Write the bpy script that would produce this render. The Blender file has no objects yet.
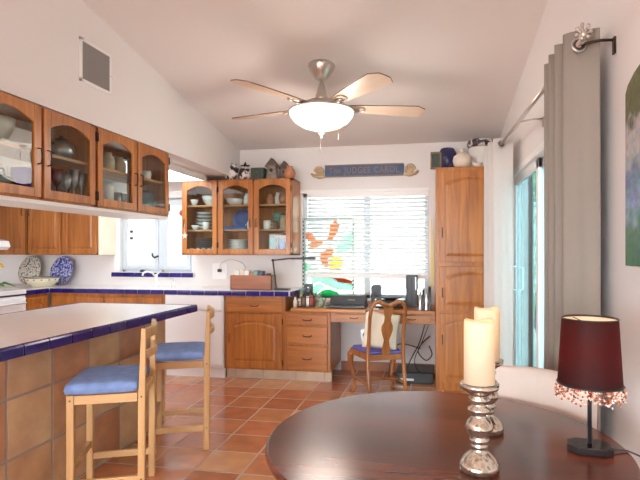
import bpy, bmesh, math, random
from mathutils import Vector, Matrix
random.seed(7)
SC=bpy.context.scene; COL=SC.collection; PI=math.pi
def R(d): return math.radians(d)

# ---------------------------------------------------------------- materials
def newmat(name):
    m=bpy.data.materials.new(name); m.use_nodes=True
    nt=m.node_tree; b=nt.nodes['Principled BSDF']
    return m,nt,b
def plain(name,c,rough=.5,metal=0,coat=0,bump=0,bscale=60,var=0,vscale=8,trans=0,spec=.5):
    m,nt,b=newmat(name); n=nt.nodes; l=nt.links
    b.inputs['Base Color'].default_value=(*c,1); b.inputs['Roughness'].default_value=rough
    b.inputs['Metallic'].default_value=metal; b.inputs['Coat Weight'].default_value=coat
    b.inputs['Specular IOR Level'].default_value=spec
    if trans: b.inputs['Transmission Weight'].default_value=trans
    tc=n.new('ShaderNodeTexCoord')
    if var:
        t=n.new('ShaderNodeTexNoise'); t.inputs['Scale'].default_value=vscale; t.inputs['Detail'].default_value=4
        l.new(tc.outputs['Object'],t.inputs['Vector'])
        r=n.new('ShaderNodeValToRGB'); r.color_ramp.elements[0].position=.3; r.color_ramp.elements[1].position=.7
        r.color_ramp.elements[0].color=(*[x*(1-var) for x in c],1); r.color_ramp.elements[1].color=(*[min(1,x*(1+var)) for x in c],1)
        l.new(t.outputs['Fac'],r.inputs['Fac']); l.new(r.outputs['Color'],b.inputs['Base Color'])
    if bump:
        t=n.new('ShaderNodeTexNoise'); t.inputs['Scale'].default_value=bscale; t.inputs['Detail'].default_value=3
        l.new(tc.outputs['Object'],t.inputs['Vector'])
        bp=n.new('ShaderNodeBump'); bp.inputs['Strength'].default_value=bump; bp.inputs['Distance'].default_value=.004
        l.new(t.outputs['Fac'],bp.inputs['Height']); l.new(bp.outputs['Normal'],b.inputs['Normal'])
    return m
def wood(name,c1,c2,axis='z',scale=1.0,rough=.35,coat=.25,c3=None):
    """grain runs along axis"""
    m,nt,b=newmat(name); n=nt.nodes; l=nt.links
    tc=n.new('ShaderNodeTexCoord'); mp=n.new('ShaderNodeMapping')
    s=[34*scale]*3; s['xyz'.index(axis)]=2.2*scale
    mp.inputs['Scale'].default_value=s; l.new(tc.outputs['Object'],mp.inputs['Vector'])
    t=n.new('ShaderNodeTexNoise'); t.inputs['Scale'].default_value=1; t.inputs['Detail'].default_value=5; t.inputs['Distortion'].default_value=.6
    l.new(mp.outputs['Vector'],t.inputs['Vector'])
    mp2=n.new('ShaderNodeMapping'); s2=[7*scale]*3; s2['xyz'.index(axis)]=1.0*scale
    mp2.inputs['Scale'].default_value=s2; l.new(tc.outputs['Object'],mp2.inputs['Vector'])
    t2=n.new('ShaderNodeTexNoise'); t2.inputs['Scale'].default_value=1.2; t2.inputs['Detail'].default_value=2
    l.new(mp2.outputs['Vector'],t2.inputs['Vector'])
    ad=n.new('ShaderNodeMath'); ad.operation='MULTIPLY_ADD'; ad.inputs[1].default_value=.55
    l.new(t.outputs['Fac'],ad.inputs[0])
    mu=n.new('ShaderNodeMath'); mu.operation='MULTIPLY'; mu.inputs[1].default_value=.45; l.new(t2.outputs['Fac'],mu.inputs[0]); l.new(mu.outputs[0],ad.inputs[2])
    r=n.new('ShaderNodeValToRGB'); e=r.color_ramp.elements
    e[0].position=.36; e[0].color=(*c2,1); e[1].position=.62; e[1].color=(*c1,1)
    if c3: x=r.color_ramp.elements.new(.75); x.color=(*c3,1)
    l.new(ad.outputs[0],r.inputs['Fac']); l.new(r.outputs['Color'],b.inputs['Base Color'])
    b.inputs['Roughness'].default_value=rough; b.inputs['Coat Weight'].default_value=coat; b.inputs['Coat Roughness'].default_value=.25
    bp=n.new('ShaderNodeBump'); bp.inputs['Strength'].default_value=.12; bp.inputs['Distance'].default_value=.002
    l.new(t.outputs['Fac'],bp.inputs['Height']); l.new(bp.outputs['Normal'],b.inputs['Normal'])
    return m
def tiles(name,cols,grout,plane,size,off,mortar=.01,rough=.3,coat=0,bump=.4,vary=.2):
    """random coloured square tiles on a plane ('xy','yz','xz'), object coordinates"""
    m,nt,b=newmat(name); n=nt.nodes; l=nt.links
    tc=n.new('ShaderNodeTexCoord'); sp=n.new('ShaderNodeSeparateXYZ'); l.new(tc.outputs['Object'],sp.inputs[0])
    cell=[]; edge=[]
    wob=n.new('ShaderNodeTexNoise'); wob.inputs['Scale'].default_value=9; wob.inputs['Detail'].default_value=2; l.new(tc.outputs['Object'],wob.inputs['Vector'])
    for i,a in enumerate(plane):
        ax={'x':0,'y':1,'z':2}[a]
        s=n.new('ShaderNodeMath'); s.operation='SUBTRACT'; s.inputs[1].default_value=off[i]; l.new(sp.outputs[ax],s.inputs[0])
        d=n.new('ShaderNodeMath'); d.operation='DIVIDE'; d.inputs[1].default_value=size; l.new(s.outputs[0],d.inputs[0])
        w=n.new('ShaderNodeMath'); w.operation='MULTIPLY_ADD'; w.inputs[1].default_value=.03*(1 if vary else 0); l.new(wob.outputs['Fac'],w.inputs[0]); l.new(d.outputs[0],w.inputs[2])
        f=n.new('ShaderNodeMath'); f.operation='FLOOR'; l.new(w.outputs[0],f.inputs[0]); cell.append(f)
        fr=n.new('ShaderNodeMath'); fr.operation='FRACT'; l.new(w.outputs[0],fr.inputs[0])
        p=n.new('ShaderNodeMath'); p.operation='PINGPONG'; p.inputs[1].default_value=.5; l.new(fr.outputs[0],p.inputs[0]); edge.append(p)
    cb=n.new('ShaderNodeCombineXYZ'); l.new(cell[0].outputs[0],cb.inputs[0]); l.new(cell[1].outputs[0],cb.inputs[1])
    wn=n.new('ShaderNodeTexWhiteNoise'); wn.noise_dimensions='3D'; l.new(cb.outputs[0],wn.inputs['Vector'])
    r=n.new('ShaderNodeValToRGB'); e=r.color_ramp.elements
    e[0].position=0; e[0].color=(*cols[0],1); e[1].position=1; e[1].color=(*cols[-1],1)
    for i,c in enumerate(cols[1:-1]): x=e.new((i+1)/(len(cols)-1)); x.color=(*c,1)
    l.new(wn.outputs['Value'],r.inputs['Fac'])
    t=n.new('ShaderNodeTexNoise'); t.inputs['Scale'].default_value=7; t.inputs['Detail'].default_value=4
    l.new(tc.outputs['Object'],t.inputs['Vector'])
    mx=n.new('ShaderNodeMix'); mx.data_type='RGBA'; mx.blend_type='OVERLAY'; mx.inputs['Factor'].default_value=vary*2
    l.new(r.outputs['Color'],mx.inputs[6])
    g=n.new('ShaderNodeValToRGB'); g.color_ramp.elements[0].color=(.25,.25,.25,1); g.color_ramp.elements[1].color=(.8,.75,.7,1); g.color_ramp.elements[0].position=.3; g.color_ramp.elements[1].position=.7
    l.new(t.outputs['Fac'],g.inputs['Fac']); l.new(g.outputs['Color'],mx.inputs[7])
    mn=n.new('ShaderNodeMath'); mn.operation='MINIMUM'; l.new(edge[0].outputs[0],mn.inputs[0]); l.new(edge[1].outputs[0],mn.inputs[1])
    ss=n.new('ShaderNodeMapRange'); ss.inputs['From Min'].default_value=mortar/size*.35; ss.inputs['From Max'].default_value=mortar/size*.65
    l.new(mn.outputs[0],ss.inputs['Value'])
    m2=n.new('ShaderNodeMix'); m2.data_type='RGBA'; l.new(ss.outputs[0],m2.inputs['Factor']); m2.inputs[6].default_value=(*grout,1); l.new(mx.outputs[2],m2.inputs[7])
    l.new(m2.outputs[2],b.inputs['Base Color'])
    rr=n.new('ShaderNodeMapRange'); rr.inputs['To Min'].default_value=.7; rr.inputs['To Max'].default_value=rough
    l.new(ss.outputs[0],rr.inputs['Value']); l.new(rr.outputs[0],b.inputs['Roughness']); b.inputs['Coat Weight'].default_value=coat
    ad=n.new('ShaderNodeMath'); ad.operation='MULTIPLY_ADD'; ad.inputs[1].default_value=.35; l.new(t.outputs['Fac'],ad.inputs[0]); l.new(ss.outputs[0],ad.inputs[2])
    bp=n.new('ShaderNodeBump'); bp.inputs['Strength'].default_value=bump; bp.inputs['Distance'].default_value=.005
    l.new(ad.outputs[0],bp.inputs['Height']); l.new(bp.outputs['Normal'],b.inputs['Normal'])
    return m
def glass(name,tint=(1,1,1),refl=.12,rough=.0):
    m=bpy.data.materials.new(name); m.use_nodes=True; nt=m.node_tree; n=nt.nodes; l=nt.links; n.clear()
    o=n.new('ShaderNodeOutputMaterial'); t=n.new('ShaderNodeBsdfTransparent'); t.inputs[0].default_value=(*tint,1)
    g=n.new('ShaderNodeBsdfGlossy'); g.inputs['Roughness'].default_value=rough; lw=n.new('ShaderNodeLayerWeight'); fr=n.new('ShaderNodeMath'); fr.operation='POWER'; fr.inputs[1].default_value=5; l.new(lw.outputs['Facing'],fr.inputs[0]); lw.inputs[0].default_value=.5
    a=n.new('ShaderNodeMath'); a.operation='MULTIPLY_ADD'; a.inputs[1].default_value=.6; a.inputs[2].default_value=refl; a.use_clamp=True; l.new(fr.outputs[0],a.inputs[0])
    mx=n.new('ShaderNodeMixShader'); l.new(a.outputs[0],mx.inputs[0]); l.new(t.outputs[0],mx.inputs[1]); l.new(g.outputs[0],mx.inputs[2]); l.new(mx.outputs[0],o.inputs[0])
    return m
def trans(name,c,mix=.5,rough=.6,var=0):
    """diffuse + translucent (cloth, wax, frosted or coloured glass)"""
    m=bpy.data.materials.new(name); m.use_nodes=True; nt=m.node_tree; n=nt.nodes; l=nt.links; n.clear()
    o=n.new('ShaderNodeOutputMaterial'); d=n.new('ShaderNodeBsdfPrincipled'); d.inputs['Base Color'].default_value=(*c,1); d.inputs['Roughness'].default_value=rough
    t=n.new('ShaderNodeBsdfTranslucent'); t.inputs[0].default_value=(*c,1)
    mx=n.new('ShaderNodeMixShader'); mx.inputs[0].default_value=mix
    l.new(d.outputs[0],mx.inputs[1]); l.new(t.outputs[0],mx.inputs[2]); l.new(mx.outputs[0],o.inputs[0])
    return m
def emit(name,c,s):
    m=bpy.data.materials.new(name); m.use_nodes=True; nt=m.node_tree; n=nt.nodes; n.clear()
    o=n.new('ShaderNodeOutputMaterial'); e=n.new('ShaderNodeEmission'); e.inputs[0].default_value=(*c,1); e.inputs[1].default_value=s
    nt.links.new(e.outputs[0],o.inputs[0]); return m
def mottled(name,stops,scale=20,rough=.3,detail=3,metal=0,vor=False):
    m,nt,b=newmat(name); n=nt.nodes; l=nt.links; tc=n.new('ShaderNodeTexCoord')
    if vor: t=n.new('ShaderNodeTexVoronoi'); out=t.outputs['Distance']
    else: t=n.new('ShaderNodeTexNoise'); t.inputs['Detail'].default_value=detail; out=t.outputs['Fac']
    t.inputs['Scale'].default_value=scale; l.new(tc.outputs['Object'],t.inputs['Vector'])
    r=n.new('ShaderNodeValToRGB'); e=r.color_ramp.elements
    e[0].position=stops[0][0]; e[0].color=(*stops[0][1],1); e[1].position=stops[-1][0]; e[1].color=(*stops[-1][1],1)
    for p,c in stops[1:-1]: x=e.new(p); x.color=(*c,1)
    l.new(out,r.inputs['Fac']); l.new(r.outputs['Color'],b.inputs['Base Color'])
    b.inputs['Roughness'].default_value=rough; b.inputs['Metallic'].default_value=metal
    return m

M={}
M['wall']=plain('wall_plaster',(.785,.765,.76),.85,bump=.15,bscale=140)
M['ceil']=plain('ceiling_plaster',(.80,.765,.75),.9,bump=.3,bscale=90)
M['kceil']=plain('kitchen_ceiling_paint',(.84,.84,.83),.35,bump=.1,bscale=60)
M['white']=plain('white_paint',(.86,.87,.87),.4)
M['vinyl']=plain('white_vinyl',(.85,.88,.9),.35)
M['vinyl_shaded']=plain('shaded_white_vinyl',(.60,.66,.71),.4)  # white vinyl with its backlit shade put into the colour, for window frames
M['enamel']=plain('white_enamel',(.86,.88,.92),.2,coat=.5)
M['oak']=wood('oak_vertical',(.53,.195,.036),(.30,.095,.017),'z',1)
M['oakx']=wood('oak_horizontal',(.53,.195,.036),(.30,.095,.017),'x',1)
M['oaklight']=wood('oak_interior',(.66,.36,.15),(.5,.24,.09),'x',1,.5,.1)
M['pine']=wood('pale_pine',(.68,.42,.185),(.52,.29,.11),'z',.8,.45,.1)
M['pinex']=wood('pale_pine_horizontal',(.68,.42,.185),(.52,.29,.11),'x',.8,.45,.1)
M['chairwood']=wood('honey_chair_wood',(.42,.15,.032),(.24,.075,.016),'z',1,.3,.4)
M['table']=wood('dark_table_wood',(.20,.050,.022),(.050,.012,.007),'x',.45,.2,.3,(.30,.085,.035))
M['boxwood']=wood('box_wood',(.36,.115,.045),(.22,.06,.025),'x',.8,.4,.2)
M['floor']=tiles('saltillo_floor',[(.40,.125,.055),(.52,.20,.09),(.45,.15,.07),(.62,.32,.15),(.38,.12,.06),(.56,.25,.115),(.47,.16,.08)],(.50,.36,.27),'xy',.305,(-1.42,.12),.012,.2,.3,.5)
M['basetile']=tiles('saltillo_wall',[(.62,.41,.23),(.48,.22,.12),(.66,.47,.28),(.58,.36,.20),(.45,.20,.11),(.68,.50,.31)],(.36,.32,.28),'yz',.300,(2.13,.01),.013,.45,0,.5)
M['toetile']=tiles('toe_tile',[(.62,.50,.38),(.66,.54,.42)],(.45,.4,.35),'xz',.305,(.1,-.15),.008,.5,0,.2)
M['kneetile']=tiles('knee_tile',[(.36,.13,.07),(.44,.18,.09)],(.3,.2,.15),'xz',.305,(.1,-.2),.01,.5,0,.2)
M['countertile']=tiles('counter_tile',[(.84,.83,.81),(.85,.84,.83)],(.81,.80,.78),'xy',.152,(0,0),.003,.3,.3,.05,0)
M['blue']=mottled('cobalt_glaze',[(.3,(.012,.008,.10)),(.7,(.03,.018,.20))],14,.12)
M['grout']=plain('pale_grout',(.62,.62,.66),.8)
M['glass']=glass('clear_glass',(.97,.98,.98),.02)
M['cabglass']=glass('cabinet_glass',(.90,.945,.945),.02)
M['teal']=glass('teal_glass',(.40,.52,.535),.02)
M['ware']=glass('glassware',(.90,.94,.93),.36,.28)
M['pinkware']=glass('pink_glassware',(.80,.25,.40),.12,.2)
M['nickel']=plain('brushed_nickel',(.62,.57,.52),.28,1)
M['bronze']=plain('dark_bronze',(.06,.035,.025),.4,.7)
M['black']=plain('black_plastic',(.018,.02,.024),.35)
M['blackg']=plain('black_gloss',(.012,.013,.016),.12,coat=.5)
M['dark']=plain('dark_grey_plastic',(.05,.055,.065),.45)
M['silver']=plain('silver_plastic',(.5,.52,.55),.3,.6)
M['mercury']=mottled('mercury_glass',[(.35,(.26,.22,.15)),(.5,(.78,.73,.64)),(.65,(.50,.44,.34))],55,.13,4,.92)
M['denim']=plain('blue_cushion_fabric',(.22,.34,.66),.9,bump=.5,bscale=400,var=.14,vscale=18)
M['seatblue']=plain('indigo_seat_fabric',(.12,.12,.42),.85,var=.2,vscale=20)
M['cream']=plain('cream_cloth',(.82,.74,.60),.85,bump=.4,bscale=200,var=.06)
M['chaircream']=plain('cream_upholstery',(.74,.66,.60),.8,bump=.3,bscale=300)
M['curtg']=trans('taupe_curtain',(.33,.295,.26),.10,.9)
M['curtw']=trans('white_curtain',(.80,.77,.75),.3,.9)
M['frost']=None
M['ceramic']=plain('white_ceramic',(.82,.81,.77),.25,coat=.3)
M['creamcer']=plain('cream_ceramic',(.72,.64,.54),.5,bump=.3,bscale=70,var=.12)
M['bluecer']=plain('blue_ceramic',(.06,.12,.36),.3)
M['deepblue']=mottled('deep_blue_glaze',[(.35,(.02,.03,.045)),(.6,(.035,.03,.16)),(.7,(.08,.12,.16))],14,.25)
M['terracotta']=plain('terracotta_ceramic',(.50,.21,.11),.6,var=.25,vscale=15)
M['greencer']=plain('green_ceramic',(.16,.36,.30),.3)
M['brown']=plain('brown_ceramic',(.22,.13,.08),.4,var=.2)
M['tan']=plain('tan_ceramic',(.50,.38,.24),.5,var=.2,vscale=20)
M['darkbasket']=plain('dark_green_basket',(.055,.075,.06),.7,bump=.9,bscale=90,var=.4,vscale=45)
M['zebra']=mottled('dark_and_white_glaze',[(.44,(.03,.02,.03)),(.50,(.72,.66,.62)),(.60,(.74,.69,.66)),(.64,(.12,.07,.08))],13,.3,2)
M['greyclay']=plain('grey_clay',(.23,.20,.17),.8,bump=.6,bscale=60,var=.25,vscale=25)
M['roofclay']=plain('dark_clay_roof',(.13,.095,.08),.8,bump=.5,bscale=60)
M['purple']=plain('violet_box',(.06,.03,.5),.4)
M['red']=plain('oxblood',(.35,.06,.04),.5)
M['yellow']=plain('yellow_petal',(.95,.55,.02),.6,var=.2,vscale=40)
M['yellowcloth']=plain('yellow_cloth',(.85,.68,.28),.8)
M['leaf']=plain('green_leaf',(.10,.25,.06),.5,var=.3)
M['shadefab']=trans('burgundy_shade',(.02,.006,.007),.5,.7); [setattr(nd.inputs[0],'default_value',(.42,.02,.012,1)) for nd in M['shadefab'].node_tree.nodes if nd.type=='BSDF_TRANSLUCENT']
M['shadelin']=trans('shade_lining',(.9,.82,.72),.5,.7)
M['bead_w']=plain('pearl_bead',(.85,.76,.68),.25); M['bead_r']=plain('coral_bead',(.62,.16,.07),.25); M['bead_d']=plain('dark_bead',(.13,.05,.035),.3)
M['wax']=trans('ivory_wax',(.95,.87,.72),.45,.5)
M['blade']=wood('washed_maple_blade',(.80,.62,.47),(.72,.53,.38),'x',.5,.35,.2)
M['bladeedge']=plain('blade_edge',(.20,.13,.10),.5)
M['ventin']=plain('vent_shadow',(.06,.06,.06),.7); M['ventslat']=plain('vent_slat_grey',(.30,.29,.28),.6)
M['stucco']=plain('patio_stucco',(.75,.78,.78),.9)
M['ground']=plain('outside_ground',(.5,.48,.43),.9,var=.2)
M['foliage']=plain('hedge_leaf',(.34,.46,.28),.6,var=.5,vscale=4)
M['bark']=plain('bark',(.16,.11,.08),.9)
M['painting']=None

# ---------------------------------------------------------------- mesh builder
class MB:
    def __init__(s): s.v=[]; s.f=[]; s.sm=[]; s.mi=[]; s.cur=0
    def add(s,v,f,smooth=False):
        o=len(s.v); s.v+= [tuple(p) for p in v]
        for q in f: s.f.append([i+o for i in q]); s.sm.append(smooth); s.mi.append(s.cur)
        return s
    def box(s,x0,x1,y0,y1,z0,z1):
        x0,x1=sorted((x0,x1)); y0,y1=sorted((y0,y1)); z0,z1=sorted((z0,z1))
        v=[(x0,y0,z0),(x1,y0,z0),(x1,y1,z0),(x0,y1,z0),(x0,y0,z1),(x1,y0,z1),(x1,y1,z1),(x0,y1,z1)]
        return s.add(v,[(0,3,2,1),(4,5,6,7),(0,1,5,4),(1,2,6,5),(2,3,7,6),(3,0,4,7)])
    def obox(s,mat,x0,x1,y0,y1,z0,z1):
        v=[mat@Vector(p) for p in [(x0,y0,z0),(x1,y0,z0),(x1,y1,z0),(x0,y1,z0),(x0,y0,z1),(x1,y0,z1),(x1,y1,z1),(x0,y1,z1)]]
        return s.add(v,[(0,3,2,1),(4,5,6,7),(0,1,5,4),(1,2,6,5),(2,3,7,6),(3,0,4,7)])
    def prism(s,poly,d0,d1,axis='y',smooth=False):
        """poly in the two other axes (x,z for y; x,y for z; y,z for x)"""
        def P(a,b,d): return {'y':(a,d,b),'z':(a,b,d),'x':(d,a,b)}[axis]
        n=len(poly); v=[P(a,b,d0) for a,b in poly]+[P(a,b,d1) for a,b in poly]
        f=[list(range(n)),list(range(2*n-1,n-1,-1))]+[(i,i+n,(i+1)%n+n,(i+1)%n) for i in range(n)]
        return s.add(v,f,smooth)
    def loft(s,polyA,dA,polyB,dB,axis='y'):
        def P(a,b,d): return {'y':(a,d,b),'z':(a,b,d),'x':(d,a,b)}[axis]
        n=len(polyA); v=[P(a,b,dA) for a,b in polyA]+[P(a,b,dB) for a,b in polyB]
        f=[list(range(n)),list(range(2*n-1,n-1,-1))]+[(i,i+n,(i+1)%n+n,(i+1)%n) for i in range(n)]
        return s.add(v,f)
    def lathe(s,prof,c=(0,0,0),n=28,sx=1,sy=1,cap=True,rot=None,smooth=True):
        v=[];f=[]
        for r,z in prof:
            for k in range(n):
                a=2*PI*k/n; p=Vector((r*sx*math.cos(a),r*sy*math.sin(a),z))
                if rot: p=rot@p
                v.append((p.x+c[0],p.y+c[1],p.z+c[2]))
        m=len(prof)
        for i in range(m-1):
            for k in range(n):
                f.append((i*n+k,i*n+(k+1)%n,(i+1)*n+(k+1)%n,(i+1)*n+k))
        s.add(v,f,smooth)
        if cap:
            o=len(s.v)-len(v)
            for i in (0,m-1):
                if prof[i][0]>1e-4:
                    q=[o+i*n+k for k in range(n)]
                    if i==0: q=q[::-1]
                    s.f.append(q); s.sm.append(False); s.mi.append(s.cur)
        return s
    def tube(s,pts,r,n=8,cap=True,closed=False):
        pts=[Vector(p) for p in pts]; m=len(pts); rs=r if isinstance(r,(list,tuple)) else [r]*m
        v=[];f=[]; up=None
        for i,p in enumerate(pts):
            if closed: t=(pts[(i+1)%m]-pts[i-1])
            else: t=(pts[min(i+1,m-1)]-pts[max(i-1,0)])
            t.normalize()
            if up is None: up=Vector((0,0,1)) if abs(t.z)<.9 else Vector((1,0,0))
            a=t.cross(up)
            if a.length<1e-5: a=t.cross(Vector((0,1,0)))
            a.normalize(); b=a.cross(t).normalized(); up=b
            for k in range(n):
                q=p+(a*math.cos(2*PI*k/n)+b*math.sin(2*PI*k/n))*rs[i]; v.append(tuple(q))
        for i in range(m if closed else m-1):
            j=(i+1)%m
            for k in range(n): f.append((i*n+k,i*n+(k+1)%n,j*n+(k+1)%n,j*n+k))
        s.add(v,f,True)
        if cap and not closed:
            o=len(s.v)-len(v)
            for q in ([o+k for k in range(n)][::-1],[o+(m-1)*n+k for k in range(n)]): s.f.append(q); s.sm.append(False); s.mi.append(s.cur)
        return s
    def ball(s,c,r,n=10,sz=1):
        k=max(4,n//2+1); prof=[(r*math.sin(PI*i/k),-r*sz*math.cos(PI*i/k)) for i in range(k+1)]
        prof[0]=(1e-5,prof[0][1]); prof[-1]=(1e-5,prof[-1][1])
        return s.lathe(prof,c,n,cap=False)
    def build(s,name,mat,parent=None,bevel=0,sub=0,segs=2,solid=0,loc=None,rot=None):
        me=bpy.data.meshes.new(name); me.from_pydata(s.v,[],s.f)
        mats=mat if isinstance(mat,(list,tuple)) else [mat]
        for m in mats: me.materials.append(m)
        me.polygons.foreach_set('use_smooth',s.sm); me.polygons.foreach_set('material_index',s.mi); me.update()
        bm=bmesh.new(); bm.from_mesh(me); bmesh.ops.recalc_face_normals(bm,faces=bm.faces); bm.to_mesh(me); bm.free()
        o=bpy.data.objects.new(name,me); COL.objects.link(o)
        if parent: o.parent=parent
        if loc: o.location=loc
        if rot is not None: o.rotation_euler=(0,0,rot)
        if solid: d=o.modifiers.new('solid','SOLIDIFY'); d.thickness=solid; d.offset=0
        if bevel: d=o.modifiers.new('bevel','BEVEL'); d.width=bevel; d.segments=segs; d.limit_method='ANGLE'; d.angle_limit=R(40)
        if sub: d=o.modifiers.new('sub','SUBSURF'); d.levels=sub; d.render_levels=sub
        return o
def thing(name,label,cat,loc=(0,0,0),rot=0,group=None):
    o=bpy.data.objects.new(name,None); COL.objects.link(o); o.empty_display_size=.05
    o.location=loc; o.rotation_euler=(0,0,rot); o['label']=label; o['category']=cat
    if group: o['group']=group
    return o
def tag(o,label,cat,group=None,kind=None):
    o['label']=label; o['category']=cat
    if group: o['group']=group
    if kind: o['kind']=kind
    return o
def struct(o): o['kind']='structure'; return o
def copy_tree(o,parent=None):
    c=o.copy(); COL.objects.link(c)
    if parent: c.parent=parent
    for ch in list(o.children): copy_tree(ch,c)
    return c

# ---------------------------------------------------------------- room
XR=.70; XL=-5.7; YB=5.58; YF=-3.2; XH=-2.20; ZK=2.165
def zc(y): return 2.505+.158*(YB-y)
def ceilprism(x0,x1,y0,y1,t=.12):
    m=MB(); m.prism([(y0,zc(y0)),(y1,zc(y1)),(y1,zc(y1)+t),(y0,zc(y0)+t)],x0,x1,'x'); return m
struct(MB().box(XL-.15,XR+.15,YF-.15,YB+.15,-.12,0).build('floor',M['floor']))
struct(ceilprism(XH,XR+.15,YF-.15,YB+.15).build('ceiling',M['ceil']))
struct(MB().box(XL-.15,XH-.13,YF-.15,YB+.15,ZK,ZK+.12).build('ceiling_kitchen',M['kceil']))
m=MB(); m.prism([(YF,ZK),(YB,ZK),(YB,zc(YB)),(YF,zc(YF))],XH-.13,XH,'x'); struct(m.build('wall_header',M['wall']))
# back wall with two window openings
W1=(-1.455,-.035,.80,1.985); W2=(-3.74,-2.80,1.075,1.965)
m=MB()
def wallpart(x0,x1,z0,z1): m.box(x0,x1,YB,YB+.15,z0,z1)
wallpart(XL-.15,W2[0],0,ZK+.1); wallpart(W2[0],W2[1],0,W2[2]); wallpart(W2[0],W2[1],W2[3],ZK+.1)
wallpart(W2[1],XH-.13,0,ZK+.1); wallpart(XH-.13,W1[0],0,2.53); wallpart(W1[0],W1[1],0,W1[2]); wallpart(W1[0],W1[1],W1[3],2.53); wallpart(W1[1],XR+.15,0,2.53)
struct(m.build('wall_back',M['wall']))
struct(MB().box(XL-.15,XL,YF,YB,0,ZK+.1).build('wall_left',M['wall']))
D=(2.72,4.76,.03,2.03)   # sliding door opening in the right wall
m=MB()
def rw(y0,y1,z0,z1s):
    m.prism([(y0,z0),(y1,z0),(y1,zc(y1)if z1s is None else z1s),(y0,zc(y0) if z1s is None else z1s)],XR,XR+.15,'x')
rw(YF,D[0],0,None); rw(D[0],D[1],D[3],None); rw(D[1],YB,0,None); rw(D[0],D[1],-.05,D[2])
struct(m.build('wall_right',M['wall']))
# unseen wall behind the viewer; its wide window is added to light the room
F=(-4.6,.25,.35,2.1)
m=MB(); m.box(XL-.15,F[0],YF-.15,YF,0,ZK+.1); m.box(F[0],F[1],YF-.15,YF,0,F[2]); m.box(F[0],XH-.13,YF-.15,YF,F[3],ZK+.1)
m.box(XH-.13,F[1],YF-.15,YF,F[3],zc(YF)); m.box(F[1],XR+.15,YF-.15,YF,0,zc(YF))
struct(m.build('wall_front',M['wall']))
w=MB()
for x in (F[0],-3.4,-2.2,-1.0,F[1]-.06): w.box(x,x+.06,YF-.1,YF-.04,F[2],F[3])
for z in (F[2],F[3]-.06): w.box(F[0],F[1],YF-.1,YF-.04,z,z+.06)
w=struct(w.build('window_3',M['white'],bevel=.004)); MB().box(F[0]+.05,F[1]-.05,YF-.075,YF-.065,F[2]+.05,F[3]-.05).build('window_pane',M['glass'],w)
for nm,bx in (('baseboard_right',(XR-.015,XR,YF,D[0]-.08,0,.09)),('baseboard_back',(-1.0,.02,YB-.015,YB,0,.10))):
    struct(MB().box(*bx).build(nm,M['kneetile'] if 'back' in nm else M['white']))

# ---- main window
def window(n,W,mull,fr=.045,y0=YB+.05):
    x0,x1,z0,z1=W; m=MB()
    m.box(x0,x0+fr,y0,y0+.06,z0,z1); m.box(x1-fr,x1,y0,y0+.06,z0,z1); m.box(x0,x1,y0,y0+.06,z0,z0+fr); m.box(x0,x1,y0,y0+.06,z1-fr,z1)
    for mx in mull: m.box(mx-.035,mx+.035,y0,y0+.06,z0,z1)
    f=struct(m.build('window_%d'%n,M['vinyl_shaded'],bevel=.004))
    xs=[x0+fr]+[v for mx in mull for v in (mx-.035,mx+.035)]+[x1-fr]
    for a,b in zip(xs[::2],xs[1::2]): MB().box(a,b,y0+.025,y0+.031,z0+fr,z1-fr).build('window_pane',M['glass'],f)
    return f
w1=window(1,W1,[-.715]); w2=window(2,W2,[-3.215],.035)
MB().box(W1[0],W1[1],YB-.02,YB+.05,W1[2]-.03,W1[2]).build('window_sill',M['white'],w1,bevel=.004)
# casement sash and hardware of the kitchen window
m=MB()
for a,b in ((W2[0]+.035,-3.25),(-3.18,W2[1]-.035)):
    m.box(a,a+.05,YB+.02,YB+.05,W2[2]+.035,W2[3]-.035); m.box(b-.05,b,YB+.02,YB+.05,W2[2]+.035,W2[3]-.035)
    m.box(a+.05,b-.05,YB+.022,YB+.048,W2[2]+.036,W2[2]+.085); m.box(a+.05,b-.05,YB+.022,YB+.048,W2[3]-.085,W2[3]-.036)
m.build('casement_sash',M['vinyl_shaded'],w2,bevel=.004)
for x,z in ((-3.60,1.50),(-3.60,1.58)): MB().box(x-.012,x+.02,YB-.0,YB+.02,z-.03,z+.0).build('latch',M['black'],w2,bevel=.004)
MB().tube([(-3.32,YB+.01,1.30),(-3.30,YB-.02,1.27),(-3.27,YB-.03,1.25),(-3.22,YB-.03,1.27)],.012).build('crank_handle',M['black'],w2)
MB().lathe([(.03,0),(.028,.02),(.01,.03)],(-3.46,YB+.02,1.075)).build('crank_handle',M['black'],w2)
m=MB()
for x0,x1 in ((W2[0]-.075,W2[0]),): m.box(x0,x1,YB-.018,YB,W2[2],2.04)
m.box(W2[0]-.075,W2[1],YB-.018,YB,W2[3],2.04)
struct(m.build('trim_1',M['white'],bevel=.004))
# header trim above the main window
struct(MB().box(W1[0]-.02,W1[1]+.01,YB-.02,YB,W1[3],W1[3]+.035).build('trim_2',M['white'],bevel=.004))
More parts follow.
